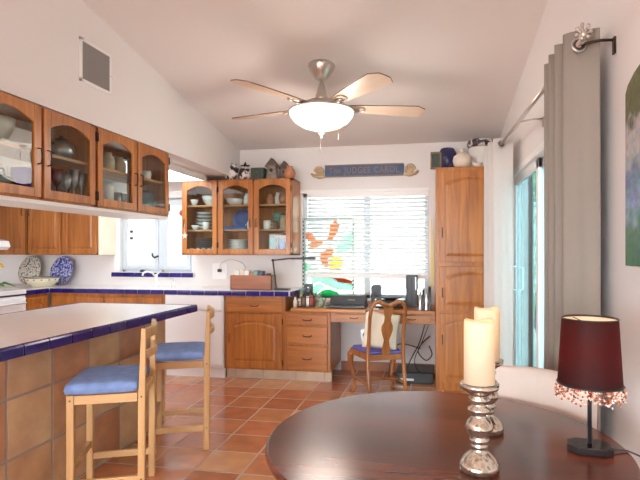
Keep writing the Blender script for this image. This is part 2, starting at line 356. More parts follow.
# purple tiled ledge below kitchen window
def edge_tiles(m,p0,p1,z0,z1,t,step=.153,phase=0,normal=None):
    """row of bullnose tiles along p0->p1, outward side to the right of the direction"""
    p0=Vector((*p0,0)); p1=Vector((*p1,0)); d=(p1-p0); L=d.length; d/=L; nrm=Vector((d.y,-d.x,0))
    s=-phase
    while s<L:
        a=max(0,s+.004); b=min(L,s+step-.004)
        if b-a>.01:
            r=min(t,.012)
            prof=[(0,z0),(t,z0),(t,z1-r),(t-r*.4,z1-r*.3),(t-r,z1),(0,z1)]
            A=[p0+d*a+nrm*q[0]+Vector((0,0,q[1])) for q in prof]; B=[p0+d*b+nrm*q[0]+Vector((0,0,q[1])) for q in prof]; n=len(prof)
            m.add(A+B,[list(range(n)),list(range(2*n-1,n-1,-1))]+[(i,i+n,(i+1)%n+n,(i+1)%n) for i in range(n)])
        s+=step
led=MB().box(W2[0]-.10,W2[1]+.04,YB-.028,YB,1.02,1.068).build('window_ledge',M['grout']); led.parent=w2; led.name='window_ledge'
m=MB(); edge_tiles(m,(W2[0]-.10,YB-.028),(W2[1]+.04,YB-.028),1.018,1.07,.012); m.build('ledge_tiles',M['blue'],led)
# ---- sliding door
m=MB(); x0=XR+.02
m.box(XR-.005,XR+.1,D[0],D[0]+.05,D[2],D[3]); m.box(XR-.005,XR+.1,D[1]-.04,D[1],D[2],D[3]); m.box(XR-.005,XR+.1,D[0],D[1],D[3]-.05,D[3]); m.box(XR-.005,XR+.1,D[0],D[1],D[2],D[2]+.03)
dr=struct(m.build('door_1',M['white'],bevel=.004))
for (a,b,x) in ((D[0]+.05,3.78,XR+.06),(3.70,D[1]-.04,XR+.025)):
    m=MB(); f=.06; z0=D[2]+.03; z1=D[3]-.05
    m.box(x,x+.03,a,a+f,z0,z1); m.box(x,x+.03,b-f,b,z0,z1); m.box(x,x+.03,a,b,z0,z0+.08); m.box(x,x+.03,a,b,z1-.07,z1)
    p=m.build('door_panel',M['vinyl'],dr,bevel=.004)
    MB().box(x+.012,x+.018,a+f,b-f,z0+.08,z1-.07).build('glass',M['teal'],p)
    if x<XR+.04:
        MB().tube([(x,b-.09,.98),(x-.035,b-.09,1.0),(x-.035,b-.09,1.18),(x,b-.09,1.2)],.009).build('handle',M['vinyl'],p)
# wall vent
v=thing('wall_vent','white louvred air vent high on the left header wall','vent',(XH,2.85,2.41))
m=MB(); m.box(0,.012,0,.02,0,.28); m.box(0,.012,.295,.315,0,.28); m.box(0,.012,0,.315,0,.02); m.box(0,.012,0,.315,.26,.28); m.build('frame',M['white'],v,bevel=.002)
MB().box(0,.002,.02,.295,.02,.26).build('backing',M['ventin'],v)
m=MB()
for i in range(17):
    y=.025+i*.016; m.add([(.002,y,.02),(.011,y+.010,.02),(.011,y+.010,.26),(.002,y,.26),(.002,y+.002,.02),(.011,y+.012,.02),(.011,y+.012,.26),(.002,y+.002,.26)],[(0,1,2,3),(4,7,6,5),(0,4,5,1),(3,2,6,7),(0,3,7,4),(1,5,6,2)])
m.build('louvres',M['ventslat'],v); MB().tube([(.01,.31,.13),(.03,.325,.13)],.004).build('lever',M['white'],v)

# ---------------------------------------------------------------- cabinets
def arch_pts(x0,x1,z0,zs,zt,n=10):
    pts=[(x0,z0),(x1,z0),(x1,zs)]
    w=x1-x0
    for i in range(1,n): t=i/n; pts.append((x1-w*t, zs+(zt-zs)*math.sin(PI*t)**.95))
    pts.append((x0,zs)); return pts
def make_door(parent,x,z,w,h,kind,handle='l',arch=True,label=None,hinges=None,hz=.5,fw=.052):
    """kind: glass, panel, flat. local: front towards -y at y=-.02"""
    m=MB(); T=.02; ah=min(.05,.13*w) if arch else 0
    zt=h-fw; zs=zt-ah
    m.box(x,x+fw,-T,0,z,z+h); m.box(x+w-fw,x+w,-T,0,z,z+h); m.box(x+fw,x+w-fw,-T,0,z,z+fw)
    op=arch_pts(x+fw,x+w-fw,z+fw,z+zs,z+zt)
    top=op[2:]   # arc from right to left
    poly=[(x+fw,z+h)]+[(a,b) for a,b in top[::-1]]+[(x+w-fw,z+h)]
    m.prism(poly,-T,0,'y')
    d=m.build('door',M['oak'],parent,bevel=.003)
    if kind=='glass':
        MB().box(x+fw-.004,x+w-fw+.004,-.011,-.008,z+fw-.004,z+zt+.004).build('glass',M['cabglass'],d)
    else:
        p=MB(); p.prism(op,-.010,-.002,'y')
        i1=arch_pts(x+fw+.006,x+w-fw-.006,z+fw+.006,z+zs-.006,z+zt-.006); i2=arch_pts(x+fw+.03,x+w-fw-.03,z+fw+.03,z+zs-.03,z+zt-.03)
        if kind=='panel': p.loft(i1,-.010,i2,-.017,'y')
        p.build('panel',M['oak'],d)
    if handle:
        hx=x+fw*.5 if handle=='l' else x+w-fw*.5; zz=z+h*hz
        MB().tube([(hx,-T,zz-.045),(hx,-T-.022,zz-.04),(hx,-T-.026,zz),(hx,-T-.022,zz+.04),(hx,-T,zz+.045)],.0045,6).build('handle',M['bronze'],d)
    if hinges:
        hx=x-.004 if hinges=='l' else x+w+.004
        for q in (.12,.88): MB().tube([(hx,-T-.002,z+h*q-.03),(hx,-T-.002,z+h*q+.03)],.006,6).build('hinge',M['bronze'],d)
    return d
def make_drawer(parent,x,z,w,h):
    m=MB(); m.box(x,x+w,-.02,0,z,z+h); d=m.build('drawer',M['oakx'],parent,bevel=.005)
    cx=x+w/2; zz=z+h/2
    MB().tube([(cx-.045,-.02,zz),(cx-.035,-.042,zz-.006),(cx,-.046,zz-.009),(cx+.035,-.042,zz-.006),(cx+.045,-.02,zz)],.005,6).build('handle',M['bronze'],d)
    return d
def body(parent,w,d,h,bays,t=.018,back=True,rails=(),mat='oak',stile=.035,dark=False,front_rail=.03):
    m=MB(); m.box(0,t,0,d,0,h); m.box(w-t,w,0,d,0,h); m.box(0,w,0,d,0,t); m.box(0,w,0,d,h-t,h)
    if back: m.box(0,w,d-.008,d,0,h)
    # face frame
    m.box(0,stile,-.001,.018,0,h); m.box(w-stile,w,-.001,.018,0,h); m.box(0,w,-.001,.018,0,front_rail); m.box(0,w,-.001,.018,h-front_rail,h)
    for b in bays: m.box(b-stile/2,b+stile/2,-.001,.018,0,h)
    for z in rails: m.box(0,w,-.001,.018,z-.015,z+.015)
    return m.build('body',M[mat],parent,bevel=.002)

# hanging glass cabinets over the island (face +x)
HC=[]
for i,(y0,lab) in enumerate(((3.0,'oak glass-door wall cabinet hanging over the island, farther pair of arched doors'),(2.058,'oak glass-door wall cabinet hanging over the island, nearer pair of arched doors'))):
    c=thing('glass_cabinet',lab,'cabinet',(XH,y0,1.62),PI/2,'glass cabinets hanging over the island'); w=.942;h=.54;d=.32
    body(c,w,d,h,[w/2],back=False,stile=.03)
    MB().box(.02,w-.02,.025,d-.02,.27,.288).build('shelf',M['oaklight'],c)
    make_door(c,.012,.012,.447,h-.024,'glass','r',hinges='l',hz=.45)
    make_door(c,.479,.012,.447,h-.024,'glass','l',hinges='r',hz=.45)
    # doors on kitchen side
    b=MB()
    for x in (.012,.479):
        fw=.05; b.box(x,x+fw,d,d+.018,.012,h-.012); b.box(x+.447-fw,x+.447,d,d+.018,.012,h-.012); b.box(x,x+.447,d,d+.018,.012,.06); b.box(x,x+.447,d,d+.018,h-.065,h-.012)
    b=b.build('rear_door',M['oak'],c,bevel=.003)
    MB().box(.06,w-.06,d+.008,d+.011,.05,h-.05).build('glass',M['cabglass'],b)
    MB().box(0,w,.0,d,-.022,0).build('valance',M['white'],c,bevel=.003)
    HC.append(c)
# back wall glass cabinet
UC=thing('glass_cabinet','oak wall cabinet with three arched glass doors on the back wall','cabinet',(-2.757,5.25,1.285)); w=1.282; h=.83
body(UC,w,.33,h,[.433,.849],stile=.035)
for z in (.275,.55): MB().box(.02,w-.02,.04,.32,z-.009,z+.009).build('shelf',M['oaklight'],UC)
make_door(UC,.016,.015,.408,h-.03,'glass','l',hinges='r',hz=.42)
make_door(UC,.442,.015,.398,h-.03,'glass','r',hinges='l',hz=.42)
make_door(UC,.857,.015,.408,h-.03,'glass','l',hinges='r',hz=.42)
# left uppers on the back wall
for x0,lab in ((-4.73,'plain oak wall cabinet with two square-panelled doors near the kitchen window'),(-5.19,'plain oak wall cabinet with one door partly behind the white range hood')):
    n=2 if x0>-5 else 1; w=.93 if n==2 else .445; h=.83
    c=thing('wall_cabinet',lab,'cabinet',(x0,5.25,1.285)); body(c,w,.33,h,[w/2] if n==2 else [])
    if n==2:
        make_door(c,.012,.015,.435,h-.03,'panel','l',arch=False,hz=.62); make_door(c,.48,.015,.435,h-.03,'panel','r',arch=False,hz=.62)
    else: make_door(c,.012,.015,.42,h-.03,'panel','r',arch=False,hz=.62)
    if n==2: MB().box(w,w+.012,0,.33,0,h).build('end_panel',M['cream'],c)

# base cabinets
TOE=.105
def toe(parent,x0,x1,mat='toetile'): MB().box(x0,x1,.05,.10,0,TOE).build('toe_kick',M[mat],parent)
c=thing('base_cabinet','oak base cabinet with one drawer over an arched door beside the dishwasher','cabinet',(-2.13,4.98,0)); w=.655
m=MB().box(0,w,0,.58,TOE,.87); m.build('body',M['oak'],c,bevel=.003); toe(c,0,w)
make_drawer(c,.03,.70,w-.06,.14); make_door(c,.03,.125,w-.06,.55,'panel','l',hinges='r',hz=.55,fw=.065)
c=thing('base_cabinet','oak base cabinet with two arched doors under the kitchen sink','cabinet',(-4.20,4.98,0)); w=1.39
MB().box(0,w,0,.58,TOE,.87).build('body',M['oak'],c,bevel=.003); toe(c,0,w); make_door(c,.03,.125,.64,.70,'panel','r',hz=.7); make_door(c,.72,.125,.64,.70,'panel','l',hz=.7)
c=thing('base_cabinet','oak base cabinet with an arched door between the stove and the corner','cabinet',(-4.21,4.61,0),PI/2); w=.34
MB().box(0,w,0,.6,TOE,.87).build('body',M['oak'],c,bevel=.003); toe(c,0,w); make_door(c,.02,.125,.30,.70,'panel','l',hz=.7)
dc=thing('drawer_cabinet','low oak cabinet with three stacked drawers under the desk top','cabinet',(-1.475,4.98,0)); w=.47
MB().box(0,w,0,.58,TOE,.71).build('body',M['oak'],dc,bevel=.003); toe(dc,0,w)
make_drawer(dc,.028,.585,w-.056,.105); make_drawer(dc,.028,.385,w-.056,.18); make_drawer(dc,.028,.125,w-.056,.24)
# pantry
pc=thing('pantry_cabinet','tall oak pantry cabinet with three stacked arched doors','cabinet',(.035,4.93,0)); w=.615
MB().box(0,w,0,.64,.0,2.13).build('body',M['oak'],pc,bevel=.003)
make_door(pc,.035,.075,w-.07,.66,'panel','l',hz=.62); make_door(pc,.035,.765,w-.07,.42,'panel','l',hz=.4); make_door(pc,.035,1.225,w-.07,.86,'panel','l',hz=.33)
# dishwasher
c=thing('dishwasher','white dishwasher with flat front between the oak base cabinets','dishwasher',(-2.80,4.965,0)); w=.66
MB().box(0,w,0,.55,.11,.87).build('body',M['enamel'],c,bevel=.004); MB().box(.01,w-.01,-.012,0,.13,.70).build('door',M['enamel'],c,bevel=.006)
MB().box(.01,w-.01,-.018,0,.715,.865).build('control_panel',M['enamel'],c,bevel=.006); MB().box(0,w,.03,.07,0,.105).build('kick_plate',M['enamel'],c)
# stove (faces +x)
c=thing('stove','white stove with black gap line under its cooktop at the left edge','stove',(-4.17,3.83,0),PI/2); w=.76
MB().box(0,w,0,.64,0,.87).build('body',M['enamel'],c,bevel=.004); MB().box(.01,w-.01,-.02,0,.16,.85).build('oven_door',M['enamel'],c,bevel=.008)
MB().box(.002,w-.002,-.006,.64,.87,.886).build('gap_strip',M['black'],c); MB().box(0,w,-.015,.66,.886,.93).build('cooktop',M['enamel'],c,bevel=.006)
MB().tube([(.05,-.02,.80),(.06,-.06,.80),(w-.06,-.06,.80),(w-.05,-.02,.80)],.011).build('handle',M['enamel'],c)
# hood
c=thing('range_hood','white range hood jutting in at the left edge over the stove','range hood',(-4.60,4.08,1.34))
m=MB(); m.prism([(-.32,0),(.36,0),(.40,.035),(.38,.09),(.20,.13),(-.32,.13)],-.38,.36,'y'); m.build('canopy',M['enamel'],c,bevel=.006)
MB().box(-.32,-.05,-.15,.15,.13,ZK-1.36).build('duct',M['enamel'],c)

# worktops
ct=thing('worktop','white tiled kitchen worktop with cobalt blue tile edge along the back wall','counter',(0,0,0))
ZT=.915
m=MB(); m.box(-4.20,-1.42,4.962,YB,.872,ZT-.002); m.box(XL,-4.20,4.60,YB,.872,ZT-.002); m.box(XL,-4.84,3.2,4.60,.872,ZT-.002); m.build('tile_surface',M['countertile'],ct)
m=MB(); edge_tiles(m,(-4.185,4.962),(-1.42,4.962),.868,ZT,.018); edge_tiles(m,(-4.20,4.605),(-4.20,4.94),.868,ZT,.018); edge_tiles(m,(-1.42,4.962),(-1.42,YB),.868,ZT,.018); m.build('edge_tiles',M['blue'],ct)
m=MB(); m.box(-4.185,-1.42,4.955,4.963,.870,ZT-.004); m.box(-4.202,-4.192,4.605,4.94,.870,ZT-.004); m.build('grout',M['grout'],ct)
kl=thing('ceiling_light','flat fluorescent ceiling fixture over the kitchen beyond the hanging cabinets','ceiling light',(-2.95,4.60,ZK))
m=MB(); m.box(-.50,.50,-.65,-.62,-.06,0); m.box(-.50,.50,.62,.65,-.06,0); m.box(-.50,-.47,-.65,.65,-.06,0); m.box(.47,.50,-.65,.65,-.06,0); m.build('frame',M['white'],kl,bevel=.003)
MB().box(-.47,.47,-.62,.62,-.050,-.045).build('diffuser',emit('lit_diffuser',(.93,.98,1),3.2),kl)
# sink faucet
f=thing('faucet','white kitchen faucet standing below the kitchen window','faucet',(-3.10,5.30,ZT))
MB().lathe([(.03,0),(.028,.015),(.016,.03),(.014,.12),(.018,.13),(.012,.15)],n=16).build('body',M['ceramic'],f)
MB().tube([(0,0,.11),(-.02,-.05,.17),(-.05,-.11,.185),(-.07,-.15,.17),(-.072,-.16,.14)],.011).build('spout',M['ceramic'],f)
MB().tube([(0,0,.14),(.03,.01,.17),(.06,.01,.19)],.008).build('lever',M['ceramic'],f)
s=thing('soap_dispenser','small white soap pump right of the kitchen faucet','soap dispenser',(-2.90,5.32,ZT)); MB().lathe([(.02,0),(.022,.05),(.012,.07)],n=14).build('bottle',M['ceramic'],s); MB().tube([(0,0,.07),(0,0,.10),(-.04,-.01,.10)],.005).build('pump',M['silver'],s)

# island
il=thing('island','kitchen island clad in terracotta tiles with white tiled top and blue edge','island',(0,0,0))
MB().box(-2.70,-2.035,.9,3.60,0,.872).build('tiled_base',M['basetile'],il)
IX0,IX1,IY1=-2.78,-1.812,3.635
MB().box(IX0,IX1,.8,IY1,.875,ZT-.002).build('tile_surface',M['countertile'],il)
m=MB(); edge_tiles(m,(IX1,.8),(IX1,IY1),.862,ZT,.022,phase=.06); edge_tiles(m,(IX1,IY1),(IX0,IY1),.862,ZT,.022); edge_tiles(m,(IX0,IY1),(IX0,.8),.862,ZT,.022); 
# small corner tile
edge_tiles(m,(IX1,IY1-.0),(IX1,IY1+.022),.862,ZT,.022); m.build('edge_tiles',M['blue'],il)
m=MB(); m.box(IX1,IX1+.016,.8,IY1+.01,.866,ZT-.006); m.build('grout',M['grout'],il)

# desk
dk=thing('desk','built-in oak desk with two shallow drawers between drawer cabinet and pantry','desk',(0,0,0))
MB().box(-1.41,.03,4.945,YB,.715,.75).build('desk_top',M['oakx'],dk,bevel=.006); MB().box(-1.002,.03,4.99,5.01,.615,.714).build('apron',M['oakx'],dk)
for x in (-.95,-.38):
    d=MB().box(x,x+.37,4.972,4.99,.632,.70).build('drawer',M['oakx'],dk,bevel=.003)
    cx=x+.185; MB().tube([(cx-.04,4.972,.668),(cx-.03,4.952,.662),(cx,4.948,.66),(cx+.03,4.952,.662),(cx+.04,4.972,.668)],.004,6).build('handle',M['bronze'],d)

# ---------------------------------------------------------------- contents of cabinets
def pot(name,label,cat,prof,mat,loc,n=20,group=None,sx=1,sy=1,parts=None):
    o=MB().lathe(prof,n=n,sx=sx,sy=sy).build(name,M[mat],loc=loc); tag(o,label,cat,group); return o
bowl=lambda r,h:[(r*.45,0),(r*.5,.004),(r*.85,h*.5),(r,h),(r*.95,h),(r*.8,h*.5),(r*.3,.01)]
cup=lambda r,h:[(r*.75,0),(r*.95,h*.15),(r,h*.6),(r,h),(r*.92,h),(r*.9,h*.2)]
plate=lambda r:[(r*.55,0),(r*.6,.004),(r,.016),(r*.98,.019),(r*.6,.008),(r*.2,.006)]
jar=lambda r,h:[(r*.8,0),(r,h*.12),(r,h*.65),(r*.6,h*.82),(r*.62,h)]
def mug(label,loc,r,h,mat,ang=0,group=None):
    t=thing('mug',label,'mug',loc,ang,group); MB().lathe(cup(r,h),n=18).build('cup',M[mat],t)
    MB().tube([(r*.95,0,h*.25),(r*1.45,0,h*.3),(r*1.5,0,h*.65),(r*.95,0,h*.75)],r*.13,6).build('handle',M[mat],t); return t
def goblet(label,loc,r,h,mat,group=None):
    o=MB().lathe([(r*.8,0),(r*.75,.004),(.005,.012),(.005,h*.45),(r*.7,h*.6),(r,h),(r*.94,h),(r*.62,h*.62),(.004,h*.5)],n=14).build('stemmed_glass',M[mat],loc=loc); return tag(o,label,'glass',group)
def tumbler(label,loc,r,h,mat='ware',group=None):
    o=MB().lathe([(r*.8,0),(r,h),(r*.93,h),(r*.74,.01)],n=14).build('drinking_glass',M[mat],loc=loc); return tag(o,label,'glass',group)
bx,by=-2.757,5.25
z0,z1,z2=1.285+.019,1.285+.285,1.285+.56
# left door
for i in range(10): tag(MB().lathe(plate(.10),n=24).build('plate',M['ceramic' if i%2 else 'ware'],loc=(bx+0.190,by+.17,z1+.0+.020*i)),'plate in the pile on the middle shelf behind the left glass door','plate','plates piled behind the left glass door')
pot('bowl','small white bowl on the middle shelf behind the left door, left of the cup','bowl',bowl(.045,.05),'ceramic',(bx+0.124,by+.075,z1))
pot('cup','small white cup on the middle shelf behind the left door','cup',cup(.04,.085),'ceramic',(bx+0.257,by+.075,z1))
for i in range(8): tag(MB().lathe(plate(.115),n=24).build('plate',M['ware'],loc=(bx+0.190,by+.19,z0+.022*i)),'greenish glass plate in the pile at the bottom left of the glass cabinet','plate','glass plates at the bottom of the left bay')
for i in range(4): tumbler('short clear glass in the row on the bottom shelf behind the left door',(bx+0.095+.07*i,by+.07,z0),.03,.06,group='short glasses in the left bay')
pot('cup','white cup at the right end of the bottom shelf behind the left door','cup',cup(.03,.075),'ceramic',(bx+0.357,by+.07,z0))
pot('bowl','white sugar bowl on the top shelf behind the left door','bowl',bowl(.045,.065),'ceramic',(bx+0.105,by+.09,z2))
pot('tureen','wide white tureen at the back of the top shelf behind the left door','dish',bowl(.11,.11),'ceramic',(bx+0.267,by+.19,z2))
# middle door
t=MB(); t.lathe(plate(.118),n=32,rot=Matrix.Rotation(R(78),3,'X')); tag(t.build('plate',M['bluecer'],loc=(bx+0.628,by+.235,z1+.120)),'large dark blue plate standing upright on the middle shelf of the glass cabinet','plate')
tag(MB().box(-.13,.13,-.045,.045,0,.035).build('box',M['bluecer'],loc=(bx+0.609,by+.1,z1),bevel=.006),'flat dark blue box lying before the upright blue plate','box')
mug('white mug beside the flat blue box behind the middle door',(bx+0.776,by+.08,z1),.036,.085,'ceramic',R(180))
for i in range(9): tag(MB().lathe(plate(.12),n=24).build('plate',M['ceramic'],loc=(bx+0.609,by+.16,z0+.017*i)),'white plate in the pile at the bottom of the middle bay','plate','white plates piled in the middle bay')
pot('egg_cup','tiny pale yellow cup on the bottom shelf behind the middle door','cup',cup(.026,.045),'creamcer',(bx+0.762,by+.06,z0))
pot('bowl','wide white bowl on the top shelf behind the middle door','bowl',bowl(.11,.07),'ceramic',(bx+0.571,by+.16,z2))
pot('pitcher','white pitcher on the top shelf behind the middle door, right side','pitcher',jar(.045,.13),'ceramic',(bx+0.733,by+.11,z2))
# right door
pot('jar','orange and tan jar on the top shelf behind the right door, left side','jar',jar(.042,.11),'terracotta',(bx+1.000,by+.09,z2))
pot('jar','white jar on the top shelf behind the right door, in the middle','jar',jar(.034,.135),'ceramic',(bx+1.066,by+.16,z2))
pot('vase','tan oval vase on the top shelf behind the right door','vase',[(.025,0),(.05,.04),(.055,.075),(.035,.12),(.02,.135)],'terracotta',(bx+1.157,by+.09,z2))
mug('white mug on the middle shelf behind the right door',(bx+0.971,by+.08,z1),.042,.095,'ceramic')
mug('dark brown mug on the middle shelf behind the right door',(bx+1.061,by+.09,z1),.035,.09,'brown')
pot('canister','tall brown canister on the middle shelf behind the right door','canister',[(.045,0),(.046,.12),(.04,.13),(.04,.15),(.01,.16)],'tan',(bx+1.161,by+.09,z1))
pot('bowl','sea green bowl at the back of the middle shelf of the right bay','bowl',bowl(.075,.06),'greencer',(bx+1.057,by+.22,z1+.12))
pot('dish_stack','green footed dish under the sea green bowl','dish',[(.05,0),(.03,.02),(.03,.10),(.06,.119)],'greencer',(bx+1.057,by+.22,z1))
pot('bowl','small white bowl on the bottom shelf behind the right door','bowl',bowl(.055,.045),'ceramic',(bx+1.019,by+.08,z0))
pot('ginger_jar','blue and white jar on the bottom shelf behind the right door','jar',jar(.05,.15),'bluecer',(bx+1.133,by+.13,z0))
pot('canister','grey green canister at the back left of the right bay bottom shelf','canister',[(.05,0),(.05,.16),(.03,.18)],'greencer',(bx+0.990,by+.22,z0))

# hanging cabinets contents (world coords; shelf tops)
zb,zs=1.62+.0185,1.62+.2885
pot('bowl','dark blue bowl on the upper shelf behind the farthest hanging door','bowl',bowl(.07,.065),'bluecer',(-2.37,3.85,zs))
pot('cup','pale cup on the upper shelf left of the dark blue bowl','cup',cup(.04,.07),'ceramic',(-2.29,3.76,zs))
pot('casserole','dark grey casserole on the lower shelf behind the farthest hanging door','dish',[(.07,0),(.09,.03),(.09,.12),(.08,.14),(.02,.16)],'dark',(-2.36,3.82,zb+.036))
for i in range(2): tag(MB().lathe(plate(.088),n=24).build('plate',M['ceramic'],loc=(-2.36,3.82,zb+.018*i)),'white plate under the dark grey casserole in the hanging cabinet','plate','white plates under the casserole')
pot('jar','tan lidded jar on the upper shelf of the third hanging door, nearer one','jar',jar(.05,.13),'tan',(-2.30,3.28,zs))
pot('jar','tan lidded jar on the upper shelf of the third hanging door, farther one','jar',jar(.05,.12),'tan',(-2.30,3.415,zs))
pot('canister','white canister on the lower shelf behind the third hanging door','canister',[(.05,0),(.05,.15),(.04,.17)],'ceramic',(-2.30,3.27,zb))
for i,(a,b) in enumerate(((3.355,-2.27),(3.43,-2.28),(3.37,-2.35),(3.44,-2.36))): tumbler('dark-tinted tumbler in the cluster behind the third hanging door',(b,a,zb),.032,.12,'ware','tumblers behind the third hanging door')
# second door: glass teapot, pink goblet, cut glass
t=thing('teapot','clear glass teapot on the upper shelf of the second hanging door','teapot',(-2.31,2.83,zs),R(90))
MB().lathe([(.05,0),(.075,.04),(.07,.09),(.04,.115),(.038,.12)],n=20).build('pot',M['ware'],t); MB().lathe([(.04,.12),(.035,.13),(.012,.135),(.012,.15)],n=14).build('lid',M['dark'],t)
MB().tube([(.06,0,.05),(.11,0,.08),(.12,0,.12)],[.014,.01,.008],8).build('spout',M['ware'],t); MB().tube([(-.065,0,.09),(-.115,0,.10),(-.115,0,.04),(-.07,0,.03)],.007,6).build('handle',M['dark'],t)
pot('bowl','pale bowl behind the glass teapot in the hanging cabinet','bowl',bowl(.055,.08),'ceramic',(-2.455,2.90,zs))
goblet('pink stemmed glass on the lower shelf of the second hanging door',(-2.262,2.732,zb),.040,.19,'pinkware')
goblet('deep pink stemmed glass behind the other pink glass',(-2.345,2.712,zb),.038,.21,'pinkware')
for i in range(9): goblet('clear cut-glass stemmed glass crowded on the lower shelf of the second hanging door',(-2.26-.078*(i%3),2.812+.068*(i//3)-.004*(i%3),zb),.034,.17+.014*(i%4),'ware','clear stemmed glasses in the hanging cabinet')
# first door
pot('bowl','cream bowl standing in for the fan light reflection in the nearest hanging door','bowl',[(.05,0),(.07,.02),(.11,.10),(.12,.15),(.11,.15),(.10,.10),(.04,.02)],'creamcer',(-2.37,2.37,zs))  # cream shape takes the place of the fan light's reflection on this door
t=tag(MB().box(-.05,.05,-.03,.03,0,.165).build('box',M['purple'],loc=(-2.29,2.50,zb),bevel=.003),'violet box on the lower shelf at the right of the nearest hanging door','box')
t=tag(MB().box(-.03,.03,-.10,.10,0,.18).build('box',M['white'],loc=(-2.44,2.42,zb),bevel=.003),'white box behind the black bag in the nearest hanging door','box')
bg=thing('bag','small black handbag on the lower shelf of the nearest hanging door','bag',(-2.30,2.35,zb)); MB().prism([(-.10,0),(.10,0),(.085,.06),(.05,.10),(-.05,.10),(-.085,.06)],-.04,.04,'x').build('body',M['black'],bg,bevel=.008)
MB().tube([(0,-.04,.095),(0,-.03,.14),(0,.03,.14),(0,.04,.095)],.006,6).build('handle',M['black'],bg)
# ornaments hanging on the left edge of glass cabinet
def star_poly(r,n=5,k=.42,ph=PI/2): return [((r if i%2==0 else r*k)*math.cos(ph+PI*i/n),(r if i%2==0 else r*k)*math.sin(ph+PI*i/n)) for i in range(2*n)]
o=thing('star_ornament','pale star ornament hanging from the left glass door handle','ornament',(-2.705,5.218,1.50)); MB().prism(star_poly(.042),-.006,.006,'y').build('star',M['creamcer'],o,bevel=.003); MB().tube([(0,0,.03),(-.005,-.005,.08),(0,-.008,.13)],.0015,5).build('string',M['white'],o)
o=thing('heart_ornament','small dark red ornament hung beside the left end of the glass cabinet','ornament',(-2.785,5.30,1.76)); MB().ball((0,0,0),.028,12,1.2).build('bead',M['red'],o); MB().tube([(0,0,.03),(.01,0,.08),(.027,0,.12)],.0015,5).build('string',M['white'],o)

# ---------------------------------------------------------------- things on top of cabinets
zt=1.285+.83
V=lambda r,h:[(r*.6,0),(r*.9,h*.15),(r,h*.45),(r*.85,h*.78),(r*.5,h*.92),(r*.55,h)]
tag(MB().lathe([(.055,0),(.08,.045),(.086,.10),(.074,.15),(.05,.178),(.055,.19),(.04,.19)]).build('vase',M['zebra'],loc=(-2.21,5.36,zt)),'round dark and white swirled vase on the glass cabinet, left one','vase')
tag(MB().lathe([(.045,0),(.066,.04),(.07,.08),(.06,.12),(.04,.14),(.043,.148),(.03,.148)]).build('vase',M['zebra'],loc=(-2.048,5.335,zt)),'smaller dark and white swirled vase left of the dark basket','vase')
o=thing('star_figure','dark metal star standing between the two swirled vases','ornament',(-2.105,5.50,zt)); MB().prism([(a,b+.18) for a,b in star_poly(.06)],-.012,.012,'y').build('star',M['bronze'],o,bevel=.003); MB().lathe([(.04,0),(.035,.01),(.008,.02),(.008,.14)],n=12).build('stand',M['bronze'],o)
tag(MB().prism([(-.07,0),(.07,0),(.079,.135),(-.079,.135)],-.06,.06,'y').build('basket',M['darkbasket'],loc=(-1.895,5.37,zt),bevel=.012),'dark green woven basket on top of the glass cabinet','basket')
def bird(label,x,y,w,h):
    t=thing('clay_house',label,'figurine',(x,y,zt)); MB().prism([(-w*.5,0),(w*.5,0),(w*.38,h*.62),(-w*.38,h*.62)],-w*.35,w*.35,'y').build('body',M['greyclay'],t,bevel=.006)
    MB().prism([(-w*.62,h*.60),(w*.62,h*.60),(w*.45,h*.72),(0,h),(-w*.45,h*.72)],-w*.42,w*.42,'y').build('roof',M['roofclay'],t,bevel=.004)
    MB().lathe([(w*.16,0),(w*.16,.004)],(0,-w*.37,h*.42),14,rot=Matrix.Rotation(R(90),3,'X')).build('hole',M['black'],t)
bird('tall grey clay birdhouse with pointed roof, left of its pair','' or -1.735,5.36,.125,.24); bird('shorter grey clay birdhouse with pointed roof, beside the terracotta pot',-1.625,5.47,.11,.225)
tag(MB().lathe([(.04,0),(.06,.03),(.064,.07),(.05,.105),(.03,.125),(.036,.14),(.025,.14)]).build('pot',M['terracotta'],loc=(-1.53,5.33,zt)),'terracotta pot at the right end of the glass cabinet top','pot')
zp=2.13
o=thing('picture_frame','small dark framed picture leaning at the left of the pantry top','picture frame',(.045,5.03,zp)); m=MB()
for a in ((-.06,-.045,0,.17),(.03,.045,0,.17),(-.06,.045,0,.02),(-.06,.045,.15,.17)): m.box(a[0],a[1],-.01,.01,a[2],a[3])
m.build('frame',M['brown'],o,bevel=.003); MB().box(-.05,.035,0,.006,.015,.155).build('picture',M['darkbasket'],o)
tag(MB().lathe([(.055,0),(.085,.05),(.10,.12),(.095,.19),(.07,.24),(.06,.25)],n=28).build('vase',M['deepblue'],loc=(.155,5.29,zp)),'dark blue glazed vase on the pantry behind the cream round vase','vase')
tag(MB().lathe([(.04,0),(.08,.03),(.092,.075),(.082,.12),(.045,.148),(.022,.158),(.02,.185),(.026,.19),(.016,.19)],n=28).build('vase',M['creamcer'],loc=(.29,5.05,zp)),'round cream vase with short neck at the pantry front','vase')
t=thing('lidded_jar','large white jar with patterned lid on the pantry, by the curtain','jar',(.485,5.31,zp)); MB().lathe([(.09,0),(.12,.03),(.125,.14),(.12,.24),(.105,.25)],n=30).build('jar',M['ceramic'],t)
MB().lathe([(.125,.25),(.14,.265),(.14,.305),(.12,.325),(.02,.33)],n=30).build('lid',M['zebra'],t)
t=pot('bowl','small white bowl between the cream vase and the large jar','bowl',bowl(.05,.04),'ceramic',(.425,4.99,zp))

